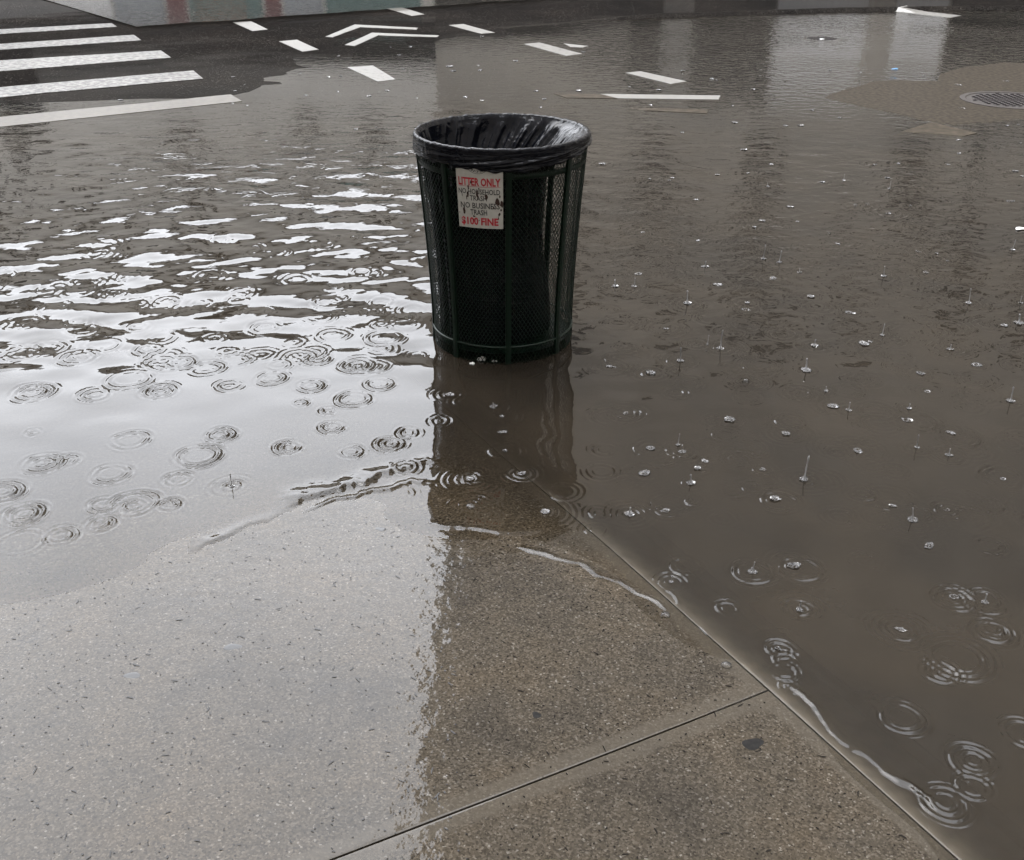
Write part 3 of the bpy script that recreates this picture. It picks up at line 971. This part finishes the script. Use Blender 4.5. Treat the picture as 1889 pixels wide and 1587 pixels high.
POST_TH = [math.radians(5 + 45 * k) for k in range(8)]
post_z = np.linspace(BZ, RIM_Z - 0.01, 16)
for th in POST_TH:
    v, f = [], []
    for z in post_z:
        r = float(rb(z))
        w = 0.0105
        for (dr, dw) in ((-0.004, -w), (0.006, -w), (0.0075, 0), (0.006, w), (-0.004, w)):
            p = Vector(cyl(r + dr, th, z)) + Vector((math.cos(th), math.sin(th), 0)) * dw
            v.append(p)
    n = 5
    for i in range(len(post_z) - 1):
        for k in range(n):
            f.append((i * n + k, i * n + (k + 1) % n, (i + 1) * n + (k + 1) % n, (i + 1) * n + k))
    f.append(tuple(range(n)))
    f.append(tuple((len(post_z) - 1) * n + k for k in range(n)))
    obj('post', mesh_pd('post', v, f), M['green'], basket)

def hoop(name, r, z, rr_, rz, n=96):
    v, f = [], []
    m = 8
    for i in range(n):
        a = 2 * math.pi * i / n
        for k in range(m):
            b = 2 * math.pi * k / m
            v.append(cyl(r + rr_ * math.cos(b), a, z + rz * math.sin(b)))
    for i in range(n):
        for k in range(m):
            f.append((i * m + k, ((i + 1) % n) * m + k, ((i + 1) % n) * m + (k + 1) % m, i * m + (k + 1) % m))
    return obj(name, mesh_pd(name, v, f, True), M['green'], basket)

hoop('base_hoop', float(rb(RING_Z)) + 0.001, RING_Z, 0.006, 0.004)
hoop('foot_hoop', float(rb(BZ)) + 0.001, BZ + 0.01, 0.006, 0.008)
hoop('upper_hoop', float(rb(0.685)) - 0.003, 0.685, 0.004, 0.010)
hoop('rim_hoop', float(rb(RIM_Z)), RIM_Z - 0.002, 0.006, 0.006)
# floor of the basket
v = [cyl(0.255, 2 * math.pi * i / 48, RING_Z - 0.03) for i in range(48)]
obj('floor_plate', mesh_pd('floor_plate', v, [tuple(range(48))]), M['green'], basket)

# expanded metal: diamonds standing on their points, one panel between each two posts
COLS, CELL = 14, 0.0225
zlo, zhi = BZ + 0.01, RIM_Z - 0.01
nrow = int((zhi - zlo) / (CELL / 2))
def panel(th0):
    v, f = [], []
    dth = math.radians(45) / (COLS * 2)
    nodes = {}
    for i in range(nrow + 1):
        z = zlo + i * (CELL / 2)
        for j in range(COLS * 2 + 1):
            if (i + j) % 2 == 0:
                nodes[(i, j)] = (th0 + j * dth, z)
    def strand(a, b):
        (t0, z0), (t1, z1) = a, b
        r0, r1 = float(rb(z0)), float(rb(z1))
        p0, p1 = Vector(cyl(r0, t0, z0)), Vector(cyl(r1, t1, z1))
        d = (p1 - p0).normalized()
        nrm = Vector((math.sin(t0), -math.cos(t0), 0))
        sd = d.cross(nrm).normalized() * 0.0010
        nn = nrm * 0.0008
        k = len(v)
        p0 = p0 - d * 0.0008
        p1 = p1 + d * 0.0008
        for p in (p0, p1):
            v.extend([p - sd - nn, p + sd - nn, p + sd * 0.8 + nn, p - sd * 0.8 + nn])
        for q in range(4):
            f.append((k + q, k + (q + 1) % 4, k + 4 + (q + 1) % 4, k + 4 + q))
    for (i, j), a in nodes.items():
        for dj in (-1, 1):
            b = nodes.get((i + 1, j + dj))
            if b:
                strand(a, b)
    tag(obj('mesh_panel', mesh_pd('mesh_panel', v, f), M['green'], basket), kind='stuff')
for th in POST_TH:
    panel(th)

# sign plate
S_T0, S_T1, S_Z0, S_Z1 = math.radians(-29.5), math.radians(1.2), 0.508, 0.742
def sgn(u, w, off=0.0):
    th = S_T0 + (S_T1 - S_T0) * u
    z = S_Z0 + (S_Z1 - S_Z0) * w
    return cyl(float(rb(z)) + 0.009 + off, th, z)
n, k = 22, 8
v = [sgn(i / n, j / k) for j in range(k + 1) for i in range(n + 1)]
f = [(j * (n + 1) + i, j * (n + 1) + i + 1, (j + 1) * (n + 1) + i + 1, (j + 1) * (n + 1) + i) for j in range(k) for i in range(n)]
nb = len(v)
v += [sgn(i / n, j / k, -0.002) for j in range(k + 1) for i in range(n + 1)]
f += [tuple(nb + a for a in q[::-1]) for q in f]
edge = list(range(n + 1)) + [j * (n + 1) + n for j in range(1, k + 1)] + [k * (n + 1) + i for i in range(n - 1, -1, -1)] + [j * (n + 1) for j in range(k - 1, 0, -1)]
f += [(edge[i], nb + edge[i], nb + edge[(i + 1) % len(edge)], edge[(i + 1) % len(edge)]) for i in range(len(edge))]
sign = obj('sign_plate', mesh_pd('sign_plate', v, f), M['sign'], basket)
tag(sign, 'chipped white enamel sign plate with red and black lettering')

PW, PH = 0.288 * (S_T1 - S_T0), S_Z1 - S_Z0
dg = bpy.context.evaluated_depsgraph_get()
def text_mesh(txt, bold=0.0):
    cu = bpy.data.curves.new('t', 'FONT')
    cu.body = txt
    cu.size = 1
    cu.offset = bold
    cu.resolution_u = 2
    o = bpy.data.objects.new('t', cu)
    C.objects.link(o)
    bpy.context.view_layer.update()
    me = bpy.data.meshes.new_from_object(o.evaluated_get(bpy.context.evaluated_depsgraph_get()))
    bpy.data.objects.remove(o)
    bpy.data.curves.remove(cu)
    return me
VIS = 0.86       # share of the plate's height below the bag
def line_text(name, txt, x0, x1, base, cap, mat, bold):
    me = text_mesh(txt, bold)
    co = np.array([q.co[:] for q in me.vertices])
    mn, mx = co.min(0), co.max(0)
    cm = text_mesh('E', bold)
    ch = max(q.co[1] for q in cm.vertices)
    bpy.data.meshes.remove(cm)
    for q in me.vertices:
        u = x0 + (q.co[0] - mn[0]) / (mx[0] - mn[0]) * (x1 - x0)
        w = (base + q.co[1] / ch * cap) * VIS
        q.co = sgn(u, w, 0.0008)
    me.materials.clear()
    return obj(name, me, M[mat], sign)
line_text('lettering', 'LITTER ONLY', 0.05, 0.95, 0.735, 0.130, 'red', 0.035)
line_text('lettering', 'NO HOUSEHOLD', 0.04, 0.94, 0.590, 0.085, 'black', 0.014)
line_text('lettering', 'TRASH', 0.29, 0.66, 0.478, 0.085, 'black', 0.014)
line_text('lettering', 'NO BUSINESS', 0.07, 0.93, 0.345, 0.095, 'black', 0.014)
line_text('lettering', 'TRASH', 0.29, 0.66, 0.232, 0.090, 'black', 0.014)
line_text('lettering', '$100 FINE', 0.07, 0.90, 0.060, 0.125, 'red', 0.035)
def strip(name, pts, mat, off):
    return obj(name, mesh_pd(name, [sgn(u, w * VIS, off) for u, w in pts], [tuple(range(len(pts)))]), M[mat], sign)
nn_ = 10
uu = np.linspace(0.05, 0.95, nn_)
obj('underline', mesh_pd('underline', [sgn(a, 0.713 * VIS, 0.0008) for a in uu] + [sgn(a, 0.719 * VIS, 0.0008) for a in uu], [(i, i + 1, nn_ + i + 1, nn_ + i) for i in range(nn_ - 1)]), M['red'], sign)
# round emblem, its lower arc showing below the bag
EC, ER, AR = (0.48, 1.14), 0.27, PW / (PH * VIS)
def arc(name, r0, r1, mat, off, a0=-180, a1=0, nseg=40):
    v, f = [], []
    for i in range(nseg + 1):
        a = math.radians(a0 + (a1 - a0) * i / nseg)
        for r in (r0, r1):
            w = min(1.15, EC[1] + r * AR * math.sin(a))
            v.append(sgn(EC[0] + r * math.cos(a), w * VIS, off))
    for i in range(nseg):
        f.append((i * 2, i * 2 + 1, i * 2 + 3, i * 2 + 2))
    return obj(name, mesh_pd(name, v, f), M[mat], sign)
arc('emblem_ring', ER - 0.008, ER, 'black', 0.0008)
arc('emblem_disc', 0.0, 0.155, 'blue', 0.0008)
emb = 'DEPARTMENT OF SANITATION'
for i, chh in enumerate(emb):
    if chh == ' ': continue
    a = math.radians(-168 + 156 * i / (len(emb) - 1))
    me = text_mesh(chh, 0.0)
    co = np.array([q.co[:] for q in me.vertices])
    cx = (co[:, 0].min() + co[:, 0].max()) / 2
    for q in me.vertices:
        lx, ly = (q.co[0] - cx) * 0.075, (q.co[1] - 0.0) * 0.075
        ca, sa = math.cos(a + math.pi / 2), math.sin(a + math.pi / 2)
        bx, by = (ER - 0.025) * math.cos(a), (ER - 0.025) * math.sin(a)
        q.co = sgn(EC[0] + bx + lx * ca - ly * sa, (EC[1] + (by + lx * sa + ly * ca) * AR) * VIS, 0.0008)
    me.materials.clear()
    obj('emblem_letter', me, M['black'], sign)
# rust chips
for (u, w, su, sw) in [(.25, .575, .032, .075), (.46, .60, .028, .085), (.65, .555, .038, .07), (.885, .475, .065, .075), (.975, .43, .045, .065), (.15, .29, .035, .07), (.92, .255, .025, .035), (.90, .19, .012, .045), (.27, .70, .02, .04), (.50, .685, .018, .025), (.33, .79, .018, .03), (.115, .60, .012, .03), (.37, .205, .04, .02), (.80, .37, .02, .03), (.96, .33, .02, .03), (.48, .14, .012, .01), (.36, .15, .012, .02), (.03, .25, .02, .01), (.12, .56, .008, .04), (.22, .52, .012, .05), (.47, .53, .015, .05), (.93, .56, .02, .03)]:
    pts = []
    nv = 11
    for i in range(nv):
        a = 2 * math.pi * i / nv
        q = rnd.uniform(0.55, 1.1)
        pts.append((min(0.998, u + su * q * math.cos(a)), w + sw * q * math.sin(a)))
    strip('rust_chip', pts, 'rust', 0.0013)

# ------------------------------------------------------------------ bag in the basket
def liner():
    NT, th = 360, np.linspace(-math.pi, math.pi, 361)[:-1]
    # skirt outside: hem height round the basket
    hem_deg = [-180, -130, -95, -70, -40, 0, 12, 40, 62, 80, 95, 130, 180]
    hem_z = [0.70, 0.70, 0.71, 0.720, 0.717, 0.702, 0.701, 0.718, 0.732, 0.748, 0.752, 0.72, 0.70]
    hem = np.interp(np.degrees(th), hem_deg, hem_z)
    hem = hem + 0.003 * np.sin(17 * th) + 0.002 * np.sin(41 * th + 1)
    R0 = float(rb(RIM_Z))
    rows = []
    bead = []
    # folds on the skirt run almost level, dragged up to the right
    NS = 26
    for i in range(NS + 1):
        t = i / NS
        z = hem + (RIM_Z - hem) * t
        r = rb(z) + 0.0085 + 0.006 * (1 - t)
        ph = (z - 0.70) * 190 - 5.2 * (th + 0.5) - 1.6 * np.sin(2.3 * th)
        fold = np.abs(np.sin(0.5 * ph + 0.8 * np.sin(3 * th))) ** 0.6
        fold2 = np.abs(np.sin(1.1 * ph + 2.0 + 1.3 * np.sin(2 * th + 1))) ** 0.7
        wgt = np.sin(math.pi * np.clip(t * 1.5, 0, 1)) * (0.55 + 0.45 * sstep(-0.9, 0.6, th))
        r = r + wgt * (0.0085 * (fold - 0.5) + 0.005 * (fold2 - 0.5))
        if i == 0: r = r - 0.004
        rows.append((r, z))
        bead.append(np.full(NT, 0.0))
    # over the rim
    for k in range(1, 12):
        a = math.pi * k / 12
        rr_ = 0.0085 + 0.0006 * np.sin(37 * th) + 0.0006 * np.sin(61 * th + 2)
        wide = 1.0 + 0.9 * (np.cos(th - math.radians(80)) > 0) * np.cos(th - math.radians(80)) ** 2
        r = R0 + rr_ * np.cos(a) * np.where(a > math.pi / 2, wide, 1)
        z = RIM_Z + rr_ * np.sin(a) * 1.0
        rows.append((r, np.broadcast_to(z, th.shape) + 0.0006 * np.sin(23 * th + 1)))
        bead.append(np.full(NT, 1.0 if math.sin(a) > 0.45 else 0.3))
    # inside: gathered in pleats, pulled away from the right-hand wall
    NI = 64
    pr = np.random.default_rng(4)
    ple = np.zeros(NT)
    for n_, a_ in ((9, 1.0), (14, 0.9), (23, 0.7), (37, 0.4)):
        ple += a_ * (np.abs(np.sin(0.5 * n_ * th + pr.uniform(0, 6.28) + 0.7 * np.sin(2 * th + pr.uniform(0, 6)))) ** 0.5 - 0.6)
    ple2 = np.zeros(NT)
    for n_, a_ in ((11, 1.0), (19, 0.8), (31, 0.5)):
        ple2 += a_ * (np.abs(np.sin(0.5 * n_ * th + pr.uniform(0, 6.28))) ** 0.6 - 0.6)
    z_end = RING_Z - 0.02
    back = 0.35 + 0.65 * np.abs(np.sin(th / 2))           # folds deepest on the far wall
    for i in range(1, NI + 1):
        t = i / NI
        z = RIM_Z - (RIM_Z - z_end) * t ** 1.25
        # centre and radius of the hanging bag
        pull = sstep(0.0, 0.32, t) * (1 - 0.45 * sstep(0.5, 0.95, t))
        cx = -0.055 * pull
        rad0 = float(rb(z)) - 0.014
        rad = rad0 - 0.062 * pull
        mixp = sstep(0.1, 0.6, t)
        p = ple * (1 - mixp) + ple2 * mixp
        amp = 0.027 * sstep(0.0, 0.14, t) * (1 - 0.45 * sstep(0.3, 0.7, t)) * back
        r = rad + amp * p - 0.010 * sstep(0, 0.1, t)
        # slack lip on the right that catches the rain
        lip = np.clip(np.cos(th - math.radians(85)), 0, 1) ** 3
        r = r - 0.030 * lip * sstep(0.0, 0.06, t) * (1 - sstep(0.1, 0.4, t))
        x = cx + r * np.sin(th)
        y = -r * np.cos(th)
        rr2 = np.hypot(x, y)
        lim = rad0 - 0.001
        s = np.minimum(1, lim / np.maximum(rr2, 1e-6))
        rows.append(('xy', x * s, y * s, np.full(NT, z) + 0.004 * p * sstep(0, .1, t)))
        bead.append(0.45 * lip * (t < 0.2) + 0.0)
    # closed bottom
    for s in (0.6, 0.2):
        rows.append(('xy', x * s, y * s, np.full(NT, z_end - 0.005)))
        bead.append(np.full(NT, 0.02))
    co = []
    for q in rows:
        if isinstance(q[0], str):
            co.append(np.stack([q[1], q[2], q[3] - BZ], -1))
        else:
            co.append(np.stack([q[0] * np.sin(th), -q[0] * np.cos(th), np.broadcast_to(q[1], th.shape) - BZ], -1))
    co = np.array(co)
    nr = len(co)
    i = np.arange(nr - 1)[:, None] * NT + np.arange(NT)[None]
    j = np.arange(nr - 1)[:, None] * NT + (np.arange(NT)[None] + 1) % NT
    qd = np.stack([i, j, j + NT, i + NT], -1).reshape(-1, 4)
    me = mesh_np('bin_liner', co.reshape(-1, 3), qd)
    fattr(me, 'bead', np.array(bead).ravel())
    fattr(me, 'skirt', np.repeat(np.where(np.arange(nr) < 24, 0.6, 0.0), NT))
    return me
lo = obj('bin_liner', liner(), M['liner'])
lo.location = (BX0, BY0, BZ)
tag(lo, 'black plastic bag lining the basket, folded over its rim', 'trash bag')

# ------------------------------------------------------------------ rain splashes
def revolve(prof, n=14, wob=0.0, seed=0):
    r_ = random.Random(seed)
    v, f = [], []
    for (r, z) in prof:
        for i in range(n):
            a = 2 * math.pi * i / n
            w = 1 + wob * r_.uniform(-1, 1)
            v.append((r * w * math.cos(a), r * w * math.sin(a), z * (1 + wob * r_.uniform(-1, 1) * (1 if z > 0 else 0))))
    for k in range(len(prof) - 1):
        for i in range(n):
            f.append((k * n + i, k * n + (i + 1) % n, (k + 1) * n + (i + 1) % n, (k + 1) * n + i))
    return v, f
def mesh_of(name, vf): return mesh_pd(name, vf[0], vf[1], True)
jet_m = [mesh_of('jet', revolve([(0.0055, -0.002), (0.0028, 0.004), (0.0018, 0.012), (0.0014, h * 0.8), (0.0021, h * 0.9), (0.0024, h * 0.95), (0.0002, h)], 10, 0.05, s)) for s, h in enumerate((0.030, 0.042, 0.055))]
crown_m = [mesh_of('crown', revolve([(0.0080, -0.003), (0.0100, 0.0006), (0.0125, 0.0030), (0.0112, 0.0034), (0.0085, 0.0004), (0.0035, -0.001), (0.0016, 0.002), (0.0003, 0.0034)], 15, 0.34, s)) for s in range(4)]
bub_m = [mesh_of('bubble', revolve([(0.010, -0.002), (0.0098, 0.003), (0.0075, 0.0075), (0.004, 0.0096), (0.0003, 0.0102)], 18, 0.02, s)) for s in range(2)]
arc_m = None
def height_at(x, y):
    d = math.hypot(x, y)
    i = min(len(rr) - 1, int(np.searchsorted(-rr, -d)))
    j = min(len(az) - 1, int(np.searchsorted(az, math.atan2(x, y))))
    return float(Zw[i, j])
SPOTS = []
WHAT = {'jet': 'thin upright raindrop jet', 'crown': 'low raindrop crown', 'bubble': 'clear bubble'}
def place(px, py):
    if py < 110: return 'on the street near the far road markings' if px < 1150 else 'on the water above the tan concrete patch'
    if px < 800: return 'on the bright rippled water left of the litter basket'
    if px < 1090: return 'in the dark reflection below the litter basket' if py > 640 else 'on the water behind the litter basket'
    if py < 260: return 'on the water beside the tan concrete patch'
    side = 'at far right' if px > 1640 else 'right of centre' if px > 1350 else 'right of the basket'
    if py < 480: return 'on brown water ' + side + ', level with the sign'
    if py < 680: return 'on brown water ' + side + ', by the basket foot'
    if py < 900: return 'on brown water ' + side + ', nearer than the basket'
    return 'on brown water ' + side + ', close to the kerb joint'
def splash(kind, px, py, s=1.0):
    c = at(px, py)
    z = height_at(*c)
    sc = s * (0.6 + 0.8 * rnd.random())
    if kind == 'jet':
        e = empty('raindrop_splash', (c[0], c[1], z))
        a_ = obj('jet', rnd.choice(jet_m), M['jet'], e)
        a_.scale = (sc, sc, sc * rnd.uniform(0.7, 1.15))
        a_.rotation_euler = (rnd.uniform(-.12, .12), rnd.uniform(-.12, .12), rnd.uniform(0, 6))
        b_ = obj('crown', rnd.choice(crown_m), M['splash'], e)
        b_.scale = (sc * rnd.uniform(0.7, 1.1),) * 2 + (sc * 0.7,)
        b_.rotation_euler = (0, 0, rnd.uniform(0, 6))
        o = e
    else:
        o = obj('raindrop_splash' if kind == 'crown' else 'bubble', rnd.choice(crown_m if kind == 'crown' else bub_m), M['splash' if kind == 'crown' else 'bubble'])
        o.location = (c[0], c[1], z)
        o.scale = (sc * rnd.uniform(.7, 1.2), sc * rnd.uniform(.7, 1.2), sc * rnd.uniform(0.4, 1.1))
        o.rotation_euler = (0, 0, rnd.uniform(0, 6))
    w = place(px, py)
    SPOTS.append((px, py))
    tag(o, WHAT[kind] + ' ' + w, 'bubble' if kind == 'bubble' else 'splash', {'jet': 'raindrop jets ', 'crown': 'raindrop crowns ', 'bubble': 'bubbles '}[kind] + w)

for q_ in SPL:
    splash(*q_)

# froth collected at the foot of the basket
def froth(px, py, s, lab):
    e = None
    bm = bmesh.new()
    r_ = random.Random(int(px))
    from mathutils import Matrix
    for k in range(9):
        bmesh.ops.create_icosphere(bm, subdivisions=2, radius=r_.uniform(0.003, 0.008) * s, matrix=Matrix.Translation((r_.uniform(-.016, .016) * s, r_.uniform(-.008, .008) * s, r_.uniform(0, .008) * s)))
    me = bpy.data.meshes.new('froth')
    bm.to_mesh(me)
    bm.free()
    me.polygons.foreach_set('use_smooth', [True] * len(me.polygons))
    c = at(px, py)
    o = obj('froth_clump', me, M['paper'])
    o.location = (c[0], c[1], 0)
    tag(o, lab, 'froth', kind='stuff')
froth(891, 664, 1.0, 'white froth against the foot of the litter basket')
froth(872, 672, 0.55, 'small white froth fleck in front of the basket foot')
froth(912, 667, 0.5, 'small white froth fleck right of the larger clump')

# ------------------------------------------------------------------ litter, gum spots and leaf bits
def scrap(name, px, py, sx, sy, mat, lab, cat, z=None, rz=0.3):
    c = at(px, py)
    zz = max(float(ground_z(*c)) + 0.004, 0.003) if z is None else z
    v, f = [], []
    for k, (s, h) in enumerate(((1, 0), (0.9, 0.003), (0.4, 0.005))):
        for i in range(10):
            a = 2 * math.pi * i / 10
            q = 1 + 0.2 * math.sin(3 * a + px) + 0.1 * math.sin(5 * a)
            v.append((s * sx * q * math.cos(a), s * sy * q * math.sin(a), h))
    for k in range(2):
        for i in range(10):
            f.append((k * 10 + i, k * 10 + (i + 1) % 10, k * 10 + 10 + (i + 1) % 10, k * 10 + 10 + i))
    f.append(tuple(range(20, 30)))
    o = obj(name, mesh_pd(name, v, f, True), M[mat])
    o.location = (c[0], c[1], zz)
    o.rotation_euler = (0, 0, rz)
    if cat: tag(o, lab, cat)
    return o
scrap('paper_scrap', 1882, 423, 0.03, 0.02, 'paper', 'white paper scrap floating at the right edge', 'litter')
scrap('plastic_scrap', 1651, 128, 0.035, 0.018, 'bluelit', 'blue plastic scrap on the street near the concrete patch', 'litter')
scrap('paper_scrap', 1516, 73, 0.03, 0.02, 'paper', 'white scrap lying on the small manhole cover', 'litter')
for k, (x, y, sx, sy, lab) in enumerate([
    (1390, 1360, 0.022, 0.016, 'dark gum spot on the sidewalk near the kerb joint'),
    (428, 1187, 0.018, 0.012, 'grey gum spot under the bright water film, right of another'),
    (243, 1240, 0.016, 0.012, 'grey gum spot under the bright water film, farthest left'),
    (702, 965, 0.014, 0.010, 'grey gum spot at the water edge left of the basket reflection'),
    (990, 1312, 0.010, 0.009, 'small dark gum spot in the middle of the brown slab')]):
    c = at(x, y, 0.02)
    z = float(walk_z(*c))
    v, f = [], []
    nn2 = 16
    for (s, h) in ((1, 0.0003), (0.85, 0.0006), (0.4, 0.0007)):
        for i in range(nn2):
            a = 2 * math.pi * i / nn2
            q = 1 + 0.16 * math.sin(2 * a + k) + 0.12 * math.sin(3 * a + 2 * k)
            v.append((s * sx * q * math.cos(a), s * sy * q * math.sin(a), h))
    for kk in range(2):
        for i in range(nn2):
            f.append((kk * nn2 + i, kk * nn2 + (i + 1) % nn2, kk * nn2 + nn2 + (i + 1) % nn2, kk * nn2 + nn2 + i))
    f.append(tuple(range(2 * nn2, 3 * nn2)))
    o = obj('gum_spot', mesh_pd('gum_spot', v, f, True), M['gum' if x < 800 else 'gum_dry'])
    o.location = (c[0], c[1], z)
    tag(o, lab, 'gum spot', 'gum spots on the sidewalk')

v, f = [], []
for k in range(3000):
    a_, b_ = rg.uniform(-1.6, 1.2), rg.uniform(0.03, 2.1)
    x = O0[0] + a_ * AX[0] + b_ * BX[0]
    y = O0[1] + a_ * AX[1] + b_ * BX[1]
    if float(bil(x, y)) < 0.02: continue
    z = float(walk_z(x, y))
    th = rg.gauss(2.3, 0.8)
    z += 0.0008
    l = rg.uniform(0.0015, 0.0040) if rg.random() < 0.8 else rg.uniform(0.005, 0.011)
    w = rg.uniform(0.0008, 0.0019)
    ca, sa = math.cos(th), math.sin(th)
    b0 = len(v)
    bend = rg.uniform(-0.4, 0.4) * l
    for (s, t, h) in ((-1, 0, 0.0004), (-0.5, -1, 0.00042), (-0.5, 1, 0.00042), (0.5, -1, 0.00042), (0.5, 1, 0.00042), (1, 0, 0.0004)):
        lx, ly = s * l, t * w + bend * s * s
        v.append((x + lx * ca - ly * sa, y + lx * sa + ly * ca, z + h))
    f += [(b0, b0 + 1, b0 + 2), (b0 + 1, b0 + 3, b0 + 4, b0 + 2), (b0 + 3, b0 + 5, b0 + 4)]
tag(obj('leaf_debris', mesh_pd('leaf_debris', v, f), M['debris']), 'dark bits of leaf and twig strewn over the wet sidewalk', 'debris', kind='stuff')

# ------------------------------------------------------------------ street walls around the corner (front two seen in the water, the rest added to block sky)
wrnd = random.Random(19)
def building(name, lab, x0, x1, y0, y1, h, mat, win=None, face='front', floor0=4.0, top=None):
    t = empty(name, ((x0 + x1) / 2, (y0 + y1) / 2, 0))
    tag(t, lab, 'building')
    cx, cy = t.location.x, t.location.y
    obj('wall', box_mesh('wall', x0 - cx, x1 - cx, y0 - cy, y1 - cy, -0.2, h), M[mat], t)
    obj('cornice', box_mesh('cornice', x0 - cx - 0.3, x1 - cx + 0.0, y0 - cy - 0.35, y0 - cy - 0.003, h - 0.7, h + 0.2), M['trim'], t)
    if win:
        nx, fl, w, hh = win
        pane = box_mesh('pane', -w / 2, w / 2, -0.04, 0.05, 0, hh)
        sill = box_mesh('sill', -w / 2 - 0.15, w / 2 + 0.15, -0.15, 0.05, -0.16, -0.003)
        for j in range(int(((top or h) - floor0 - 1) / fl)):
            for i in range(nx):
                xx = x0 + (i + 0.5) * (x1 - x0) / nx - cx
                zz = floor0 + 0.9 + j * fl
                if wrnd.random() < 0.38: continue
                p = obj('window', pane, M['glass'], t)
                p.location = (xx + wrnd.uniform(-0.45, 0.45), y0 - cy, zz + wrnd.uniform(-0.5, 0.5))
                p.scale = (wrnd.uniform(0.5, 1.5), 1, wrnd.uniform(0.5, 1.15))
                s = obj('sill', sill, M['trim'], p)
    return t, cx, cy

FY = 30.0
b1, cx, cy = building('shop_row', 'low pale stone row of shops across the street', -46, -2.04, FY, FY + 14, 9.7, 'stone', (29, 2.2, 0.6, 1.3), floor0=4.2)
def front(parent, cx, cy, name, x0, x1, z0, z1, mat, out=0.06):
    return obj(name, box_mesh(name, x0 - cx, x1 - cx, FY - out - cy, FY - 0.004 - cy, z0, z1), M[mat], parent)
front(b1, cx, cy, 'shop_window', -30, -2.05, 1.72, 2.75, 'shutter', 0.10)
front(b1, cx, cy, 'dark_bay', -20, -12.9, 2.76, 4.3, 'shutter', 0.12)
for (x0, x1, m) in [(-30, -20, 'greyp'), (-19.9, -14, 'whitep'), (-13.9, -10.6, 'whitep'), (-10.5, -9.2, 'greyp'), (-9.1, -8.6, 'redp'), (-8.5, -6.6, 'teal'), (-6.5, -6.1, 'redp'), (-6.0, -5.0, 'greyp'), (-4.9, -2.4, 'teal')]:
    front(b1, cx, cy, 'stall_panel', x0, x1, 0.05, 1.7, m, 0.08)
front(b1, cx, cy, 'stall_strip', -8.4, -7.0, 1.45, 1.66, 'orange', 0.11)
b2, cx, cy = building('tall_block', 'tall grey brown block across the street', -2.05, 48, FY - 0.05, FY + 30, 41, 'brown', (31, 2.4, 0.65, 1.3), floor0=4.4, top=13)
front(b2, cx, cy, 'shop_window', -2.04, 3.1, 0.05, 2.1, 'shutter', 0.12)
front(b2, cx, cy, 'shop_window', 3.12, 6.95, 0.05, 2.9, 'shutter', 0.13)
front(b2, cx, cy, 'pillar', 4.0, 4.75, 0.05, 3.2, 'trim', 0.5)
front(b2, cx, cy, 'shop_panel', 7.0, 11.5, 0.05, 2.6, 'whitep', 0.12)
front(b2, cx, cy, 'pillar', 9.4, 10.0, 0.05, 3.0, 'brown', 0.5)
front(b2, cx, cy, 'shop_window', 11.6, 40, 0.05, 2.8, 'shutter', 0.12)
building('sky_blocker_back', 'unseen brick block added behind the viewer to shut out sky light', -14, 40, -30, -4.2, 27, 'brown')  # unseen mass added to cut skylight from behind, height set for facade light
building('sky_blocker_right', 'unseen brick block added on the right to shut out sky light', 26, 50, -3, 27, 60, 'brown')  # added out of view to occlude the sky on the right
building('sky_blocker_left', 'unseen brick block added on the left to shut out sky light', -44, -20, -30, 15, 56, 'brown')  # invented block, narrows the open sky so the ground gets less light
